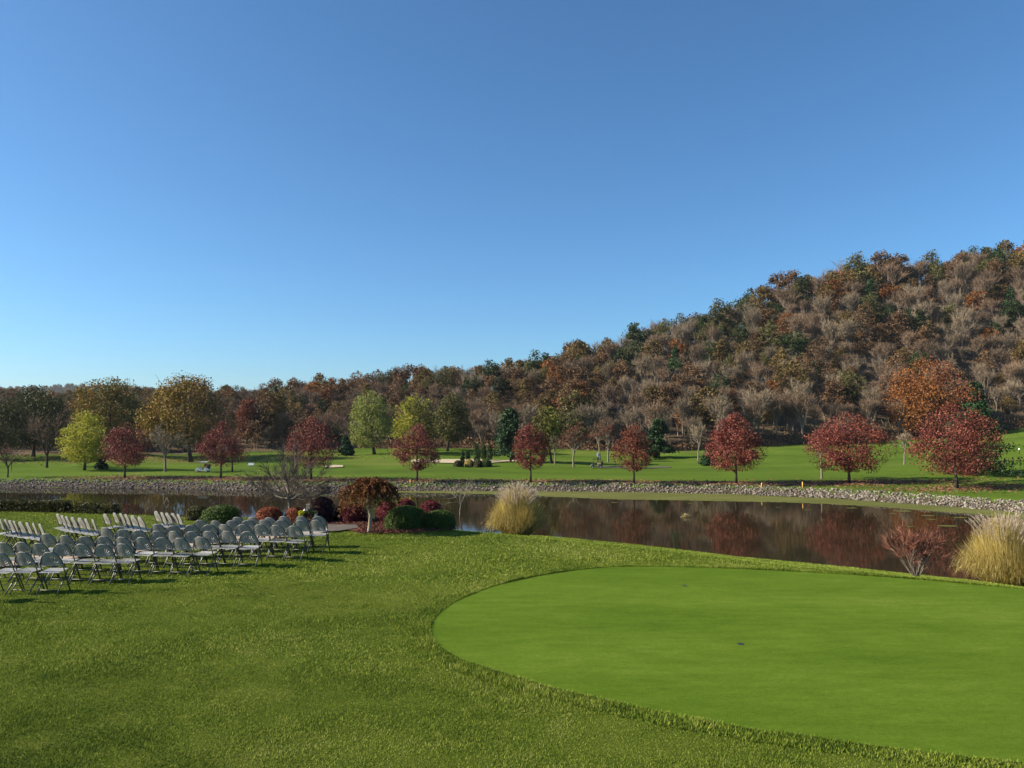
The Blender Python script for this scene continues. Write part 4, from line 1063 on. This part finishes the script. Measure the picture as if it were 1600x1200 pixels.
NROWS = [[(495, 809.5), (470, 810), (443, 810), (420, 811.8), (394, 811), (370, 810)],
         [(494, 816), (469, 816.5), (438, 816.5), (412, 816), (385, 816), (361, 815.6), (336, 815.3), (311, 813.5)],
         [(458, 826), (431, 825), (405, 824), (378, 823), (350, 822), (324, 821.5), (296, 821), (268, 822), (245, 819.5)],
         [(385, 834), (354, 833), (325, 832.5), (298, 832), (271, 831), (244, 830), (214, 829), (189, 828), (164, 825.6)],
         [(313, 841), (280, 842), (250, 840.6), (220, 839.5), (189, 839), (159, 838), (129, 837.5), (100, 836), (71, 833.5)],
         [(190, 849.5), (157.5, 850), (125, 849), (92.5, 848), (58, 846.5), (32, 844.5), (3, 845)],
         [(74, 862.5), (33, 862), (-2, 862.5)], [(-52, 874)]]
SROWS = [[(59, 818), (49, 816), (39, 814.3), (28, 812.5), (19, 811), (12, 810), (5, 808.5), (-3, 808)], [(142, 812.5), (131, 811), (121, 809), (110, 807.5), (101, 806), (94, 804), (87, 801.5)],
         [(215, 808), (204, 806), (194, 804), (186, 802.5), (176, 801.5), (161, 803)], [(276, 804), (267, 802.5), (258, 802), (250.5, 801), (241, 799)]]
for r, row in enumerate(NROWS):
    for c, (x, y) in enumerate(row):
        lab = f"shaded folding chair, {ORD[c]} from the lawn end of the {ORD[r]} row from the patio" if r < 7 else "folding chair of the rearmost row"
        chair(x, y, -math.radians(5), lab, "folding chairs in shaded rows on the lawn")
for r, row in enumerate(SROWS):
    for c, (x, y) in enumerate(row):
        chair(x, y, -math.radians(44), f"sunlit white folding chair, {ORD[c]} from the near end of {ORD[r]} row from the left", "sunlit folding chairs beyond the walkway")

n_ = 9000
mu = RNG.uniform(505, 722, n_); P = np.array([hit(x, y)[:2] for x, y in zip(RNG.uniform(505, 722, 260), RNG.uniform(815, 834, 260))])
P = P[RNG.integers(0, len(P), n_)] + RNG.normal(0, .22, (n_, 2))
px_ = 800 + F * P[:, 0] / P[:, 1]; py_ = 655 + F * (HC - zt(P[:, 0], P[:, 1])) / P[:, 1]
ok = (py_ > np.interp(px_, [505, 560, 620, 720], [815, 813, 813, 815])) & (py_ < np.interp(px_, [508, 575, 640, 722], [824, 837, 834, 827])) & ~((px_ < 562) & (py_ > 821) & (py_ < 833)) & (px_ > 503)
P = P[ok]
M['chips'] = leaf_mat("red bark chips and fallen leaves", [(.05, .020, .014), (.12, .042, .028), (.20, .085, .058)], 0.05, 0.0, .9)
V, T_ = leaf_quads(np.column_stack([P, zt(P[:, 0], P[:, 1]) + .055]), .035, np.array([[0, 0, 1.0]]), .8)
tag(mesh_obj("bark_chips", V, T_, M['chips']), "red bark chips and leaves covering the planting bed", None, None, "stuff")

# ------------------------------------------------------------------ small things near the ceremony
p = hit(260, 803); k = p[1] / F
root = thing("tripod_easel", "tall tripod easel with one pale lit leg at the hedge end", "easel", tuple(p))
for (dx, dy, mt) in ((-11, -.1, 'tan'), (11, -.1, 'black'), (4, .35, 'black')):  # the lit leg's brightness is put into its tan colour
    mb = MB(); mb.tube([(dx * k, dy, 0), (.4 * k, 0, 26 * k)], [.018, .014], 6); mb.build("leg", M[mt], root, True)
mb = MB(); mb.box((.4 * k, 0, 26.5 * k), (.06, .06, .07)); mb.tube([(.4 * k, 0, 26 * k), (.4 * k, 0, 29 * k)], .014, 6); mb.build("head", M['black'], root)
p = hit(482, 819); k = p[1] / F
tb = thing("display_table", "small white legged table bearing yellow flowers behind the last chairs", "table", tuple(p))
mb = MB(); mb.box((0, 0, 18 * k), (26 * k, 12 * k, 1.6 * k)); mb.build("tabletop", M['tan'], tb)
for sx in (-11.5, 11.5):
    for sy in (-4.5, 4.5):
        mb = MB(); mb.box((sx * k, sy * k, 8.6 * k), (1.8 * k, 1.8 * k, 17.2 * k)); mb.build("leg", M['whitepaint'], tb)
top = p + np.array((0, 0, 18.8 * k))
g = thing("flower_garland", "garland of yellow flowers and greenery spilling over the table edge", "flowers", tuple(top))
n_ = 900; xs = RNG.uniform(-14, 13, n_); P = np.stack([xs * k, (-5 + RNG.normal(0, 1.2, n_)) * k, (np.abs(RNG.normal(0, 1.0, n_)) - np.where(xs < -7, RNG.uniform(0, 4.5, n_), RNG.uniform(0, 1.5, n_))) * k], 1)
yl = xs + RNG.normal(0, 2, n_) < -5
V, T_ = leaf_quads(P[yl], .035); mesh_obj("flowers", V, T_, M['flower'], g)
V, T_ = leaf_quads(P[~yl], .035); mesh_obj("greenery", V, T_, M['box'], g)
q_ = top + np.array((-6 * k, 0, .0)); mb = MB(); mb.lathe([(.0, 0), (1.6 * k, .2 * k), (2.2 * k, 1.8 * k), (1.8 * k, 3.4 * k), (.9 * k, 4 * k), (1.2 * k, 4.6 * k), (1.1 * k, 4.7 * k)], 12)
tag(mb.build("white_vase", M['whitepaint'], smooth=True, loc=tuple(q_)), "small white vase on the flower table", "vase")
q_ = top + np.array((0, 1 * k, 0)); mb = MB(); mb.lathe([(0, 0), (4.5 * k, .3 * k), (5 * k, 2 * k), (4.2 * k, 4 * k), (3.8 * k, 4.2 * k)], 14)
tag(mb.build("dark_bowl", M['black'], smooth=True, loc=tuple(q_)), "dark round bowl in the middle of the flower table", "bowl")
q_ = top + np.array((-1.5 * k, 3.6 * k, 0)); lb = thing("tan_lantern", "tan wooden box lantern standing at the back of the flower table", "lantern", tuple(q_))
mb = MB(); mb.box((0, 0, 6.4 * k), (5.4 * k, 4 * k, 8.4 * k)); mb.build("body", M['tan'], lb)
mb = MB(); mb.box((0, 0, 1.1 * k), (6.2 * k, 4.6 * k, 2.1 * k)); mb.build("base", M['tan'], lb)
mb = MB(); mb.box((0, 0, 11.2 * k), (6.2 * k, 4.6 * k, 1.0 * k)); mb.build("lid", M['tan'], lb)

# holes in the green
for lab, px, py, r in [("small dark cup hole at the middle of the putting green", 1157, 1007, .045), ("tiny dark hole near the far edge of the putting green", 1070, 916, .045)]:
    p = hit(px, py, LAWN)
    mb = MB(); mb.lathe([(r, .013), (r * 1.15, .0105), (r * .98, .009), (r * .2, .0085)], 20)
    tag(mb.build("golf_hole", M['black'], loc=(p[0], p[1], LAWN), smooth=False), lab, "golf hole")

# weedy snag in the pond
p = hit(1072, 808, 0.0); k = p[1] / F
root = thing("weedy_rock", "small clump of pale stones and dry stems rising from the pond", "rock", tuple(p))
V, T_ = rocks(np.array([(-7 * k, 0, .5 * k), (-3 * k, .05, 1.2 * k), (1 * k, 0, 1.5 * k), (4 * k, .05, .8 * k), (-1 * k, .1, 4 * k), (2.5 * k, .1, 3.5 * k), (7 * k, 0, .2 * k)]), np.array((1.8, 2.4, 2.6, 2.8, 1.8, 1.7, 2.0)) * k)
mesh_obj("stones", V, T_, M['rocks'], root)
n_ = 60; D = RNG.normal(0, .5, (n_, 3)); D[:, 2] = 1; D /= np.linalg.norm(D, axis=1)[:, None]
V, T_ = ribbons(np.stack([RNG.normal(0, 2.6 * k, n_), RNG.normal(0, .08, n_), np.zeros(n_)], 1), D, RNG.uniform(3, 9, n_) * k, .35 * k); mesh_obj("stems", V, T_, M['reed'], root)

# stakes and tee marker
for lab, px, by, ty in [("yellow stake between the weeping tree and the fourth maple", 641, 756.5, 749.5), ("leaning yellow stake on the far bank, right of the dark red maple", 1189, 763, 755), ("yellow stake on the far bank, left of the broad maple", 1254, 763, 753.5)]:
    p = hit(px, by); k = p[1] / F
    mb = MB(); mb.tube([(0, 0, -.1), (.1 * k if px != 1189 else 1.6 * k, 0, (by - ty) * k)], [.05, .045], 6)
    tag(mb.build("marker_stake", M['yellow'], smooth=True, loc=tuple(p)), lab, "stake", "yellow stakes on the far bank")
p = hit(1593, 710); k = p[1] / F
root = thing("tee_marker", "thin dark post with round white top on the sunny far slope", "post", tuple(p))
mb = MB(); mb.tube([(0, 0, 0), (0, 0, 7 * k)], .045, 6); mb.build("post", M['bark'], root, True)
mb = MB(); mb.lathe([(0, 6.6 * k), (1.2 * k, 7 * k), (1.5 * k, 8 * k), (1.1 * k, 9 * k), (.1, 9.4 * k)], 10); mb.build("cap", M['whitepaint'], root, True)
p = hit(392, 729); k = p[1] / F
root = thing("white_bench", "small bright white bench on the shaded far grass", "bench", tuple(p))
mb = MB(); mb.box((0, 0, 2.4 * k), (9 * k, 3 * k, .9 * k)); mb.build("seat", M['whitepaint'], root)
mb = MB(); mb.box((0, 1.3 * k, 4.3 * k), (9 * k, .6 * k, 2.6 * k)); mb.build("backrest", M['whitepaint'], root)
for s in (-3.6, 3.6):
    mb = MB(); mb.box((s * k, 0, .98 * k), (.7 * k, 2.6 * k, 1.95 * k)); mb.build("leg", M['whitepaint'], root)

# ------------------------------------------------------------------ golf carts and golfers
def person(label, loc, rz, shirt, seated, Hh=1.75, group=None):
    """one continuous figure grown round a skeleton"""
    s = Hh / 1.75
    hip = .52 if seated else .92
    V = [(0, 0, hip), (0, -.02, hip + .25), (0, 0, hip + .50), (0, .02, hip + .60), (0, .04, hip + .74), (0, .04, hip + .83)]
    Rr = [.15, .14, .13, .06, .10, .09]
    E = [(0, 1), (1, 2), (2, 3), (3, 4), (4, 5)]
    for sgn in (-1, 1):
        b0 = len(V)
        V += [(sgn * .19, 0, hip + .50), (sgn * .25, .05 if not seated else .12, hip + .24), (sgn * .22, .18 if not seated else .36, hip + .12 if not seated else hip + .26)]
        Rr += [.065, .05, .04]; E += [(2, b0), (b0, b0 + 1), (b0 + 1, b0 + 2)]
        b0 = len(V)
        V += ([(sgn * .10, .42, hip + .02), (sgn * .10, .48, hip - .38), (sgn * .10, .60, hip - .42)] if seated else [(sgn * .11, .03, .48), (sgn * .12, 0, .07), (sgn * .13, .15, .04)])
        Rr += [.075, .055, .045]; E += [(0, b0), (b0, b0 + 1), (b0 + 1, b0 + 2)]
    me = bpy.data.meshes.new("person"); me.from_pydata([tuple(c * s for c in v) for v in V], E, []); 
    o = bpy.data.objects.new("person", me); COL.objects.link(o)
    md = o.modifiers.new("skin", 'SKIN')
    for i, r in enumerate(Rr): me.skin_vertices[0].data[i].radius = (r * s, r * s)
    me.skin_vertices[0].data[0].use_root = True
    o.modifiers.new("smooth", 'SUBSURF').levels = 1
    dg = bpy.context.evaluated_depsgraph_get(); ev = o.evaluated_get(dg); m2 = bpy.data.meshes.new_from_object(ev)
    o.modifiers.clear(); o.data = m2
    m2.materials.clear()
    for mt in (shirt, M['darkcloth'], M['skin'], M['bark']): m2.materials.append(mt)
    for f in m2.polygons:
        c = f.center / s; f.use_smooth = True
        f.material_index = 3 if c.z > hip + .80 else 2 if c.z > hip + .58 else 1 if c.z < hip + .05 and abs(c.x) < .2 else 0
    o.location = loc; o.rotation_euler.z = rz
    return tag(o, label, "person", group)
def cart(label, px, by, wpx, rz, body, sc):
    p = hit(px, by)
    root = thing("golf_cart", label, "golf cart", tuple(p), rz, "golf carts on the far fairway"); root.scale = (sc,) * 3
    mb = MB()
    side = [(-1.15, .30), (-1.18, .55), (-.95, .78), (-.35, .80), (-.30, .42), (.35, .36), (.52, .70), (.78, .86), (1.05, .66), (1.18, .38), (1.15, .28)]
    V = [(x, y, z) for y in (-.52, .52) for x, z in side]; k = len(side)
    mb.add(V, [tuple(range(k))[::-1], tuple(range(k, 2 * k))] + [(i, (i + 1) % k, (i + 1) % k + k, i + k) for i in range(k)])
    mb.build("body", body, root)
    mb = MB(); mb.box((-.55, 0, .86), (.55, .98, .12)); mb.build("seat", M['tan'], root)
    mb = MB(); mb.box((-.80, 0, 1.14), (.12, .98, .42)); mb.build("backrest", M['tan'], root)
    mb = MB(); mb.box((-.12, 0, 1.80), (1.75, 1.15, .07)); mb.box((-.12, 0, 1.85), (1.5, .95, .05)); mb.build("roof", M['whitepaint'] if body is M['whitepaint'] else M['black'], root)
    for x0, x1 in ((-.88, -.86), (.72, .5)):
        for sy in (-.48, .48):
            mb = MB(); mb.tube([(x0, sy, .8), (x1, sy, 1.78)], .025, 6); mb.build("roof_post", M['black'], root, True)
    for x in (-.78, .80):
        for sy in (-.50, .50):
            mb = MB(); an = np.linspace(-.11, .11, 3); prof = [(.06, -.09), (.20, -.09), (.235, -.05), (.235, .05), (.20, .09), (.06, .09)]
            mb.lathe(prof, 14); mb.v[-1] = mb.v[-1][:, [0, 2, 1]] + np.array((x, sy * 1.02, .235)); w_ = mb.build("wheel", M['black'], root, True)
            mb = MB(); mb.lathe([(.01, -.1), (.11, -.1), (.11, .1), (.01, .1)], 10); mb.v[-1] = mb.v[-1][:, [0, 2, 1]] + np.array((x, sy * 1.02, .235)); mb.build("rim", M['whitepaint'], w_)
    mb = MB(); mb.tube([(.45, .22, .7), (.25, .22, 1.0)], .02, 5); mb.tube([(.25 + .05 * math.cos(t_), .22 + .16 * math.sin(t_), 1.0 + .12 * math.cos(t_)) for t_ in np.linspace(0, 6.283, 13)], .014, 5); mb.build("steering_wheel", M['black'], root)
    mb = MB()
    for sy in (-.2, .2):
        mb.tube([(-1.05, sy, .62), (-1.22, sy, 1.35)], [.11, .13], 8); mb.tube([(-1.2, sy + .04, 1.3), (-1.26, sy + .06, 1.52)], .025, 5)
    tag(mb.build("golf_bags", M['black'], root, True), None)
    return root, p
c1, p1 = cart("white golf cart with a red shirted driver on the far fairway", 317, 738, 20, math.pi, M['whitepaint'], .66)
person("person in a red shirt seated in the white golf cart", (p1[0] + .36, p1[1] - .12, p1[2] + .27), math.radians(90), M['redcloth'], True, 1.15)
c2, p2 = cart("dark golf cart with pale front parked on the path by the slim trees", 932, 731.5, 19, math.pi, M['paver'], .62)
person("person in a pale blue shirt standing beyond the dark golf cart", tuple(hit(934.5, 722)), 0.0, M['bluecloth'], False, 1.35)
hz, n, l, b = new_mat("autumn air")
n.remove(b)
pv = n.new("ShaderNodeVolumePrincipled"); pv.inputs["Color"].default_value = (.86, .92, 1, 1); pv.inputs["Density"].default_value = 0.00007; pv.inputs["Anisotropy"].default_value = 0.2
l.new(pv.outputs[0], n["Material Output"].inputs["Volume"])
mb = MB(); mb.box((0, 1600, 60), (9000, 3700, 123.8)); tag(mb.build("haze", hz), kind="stuff")
print("objects", len(bpy.data.objects), "hill singles", len(single), "mass", len(pts))
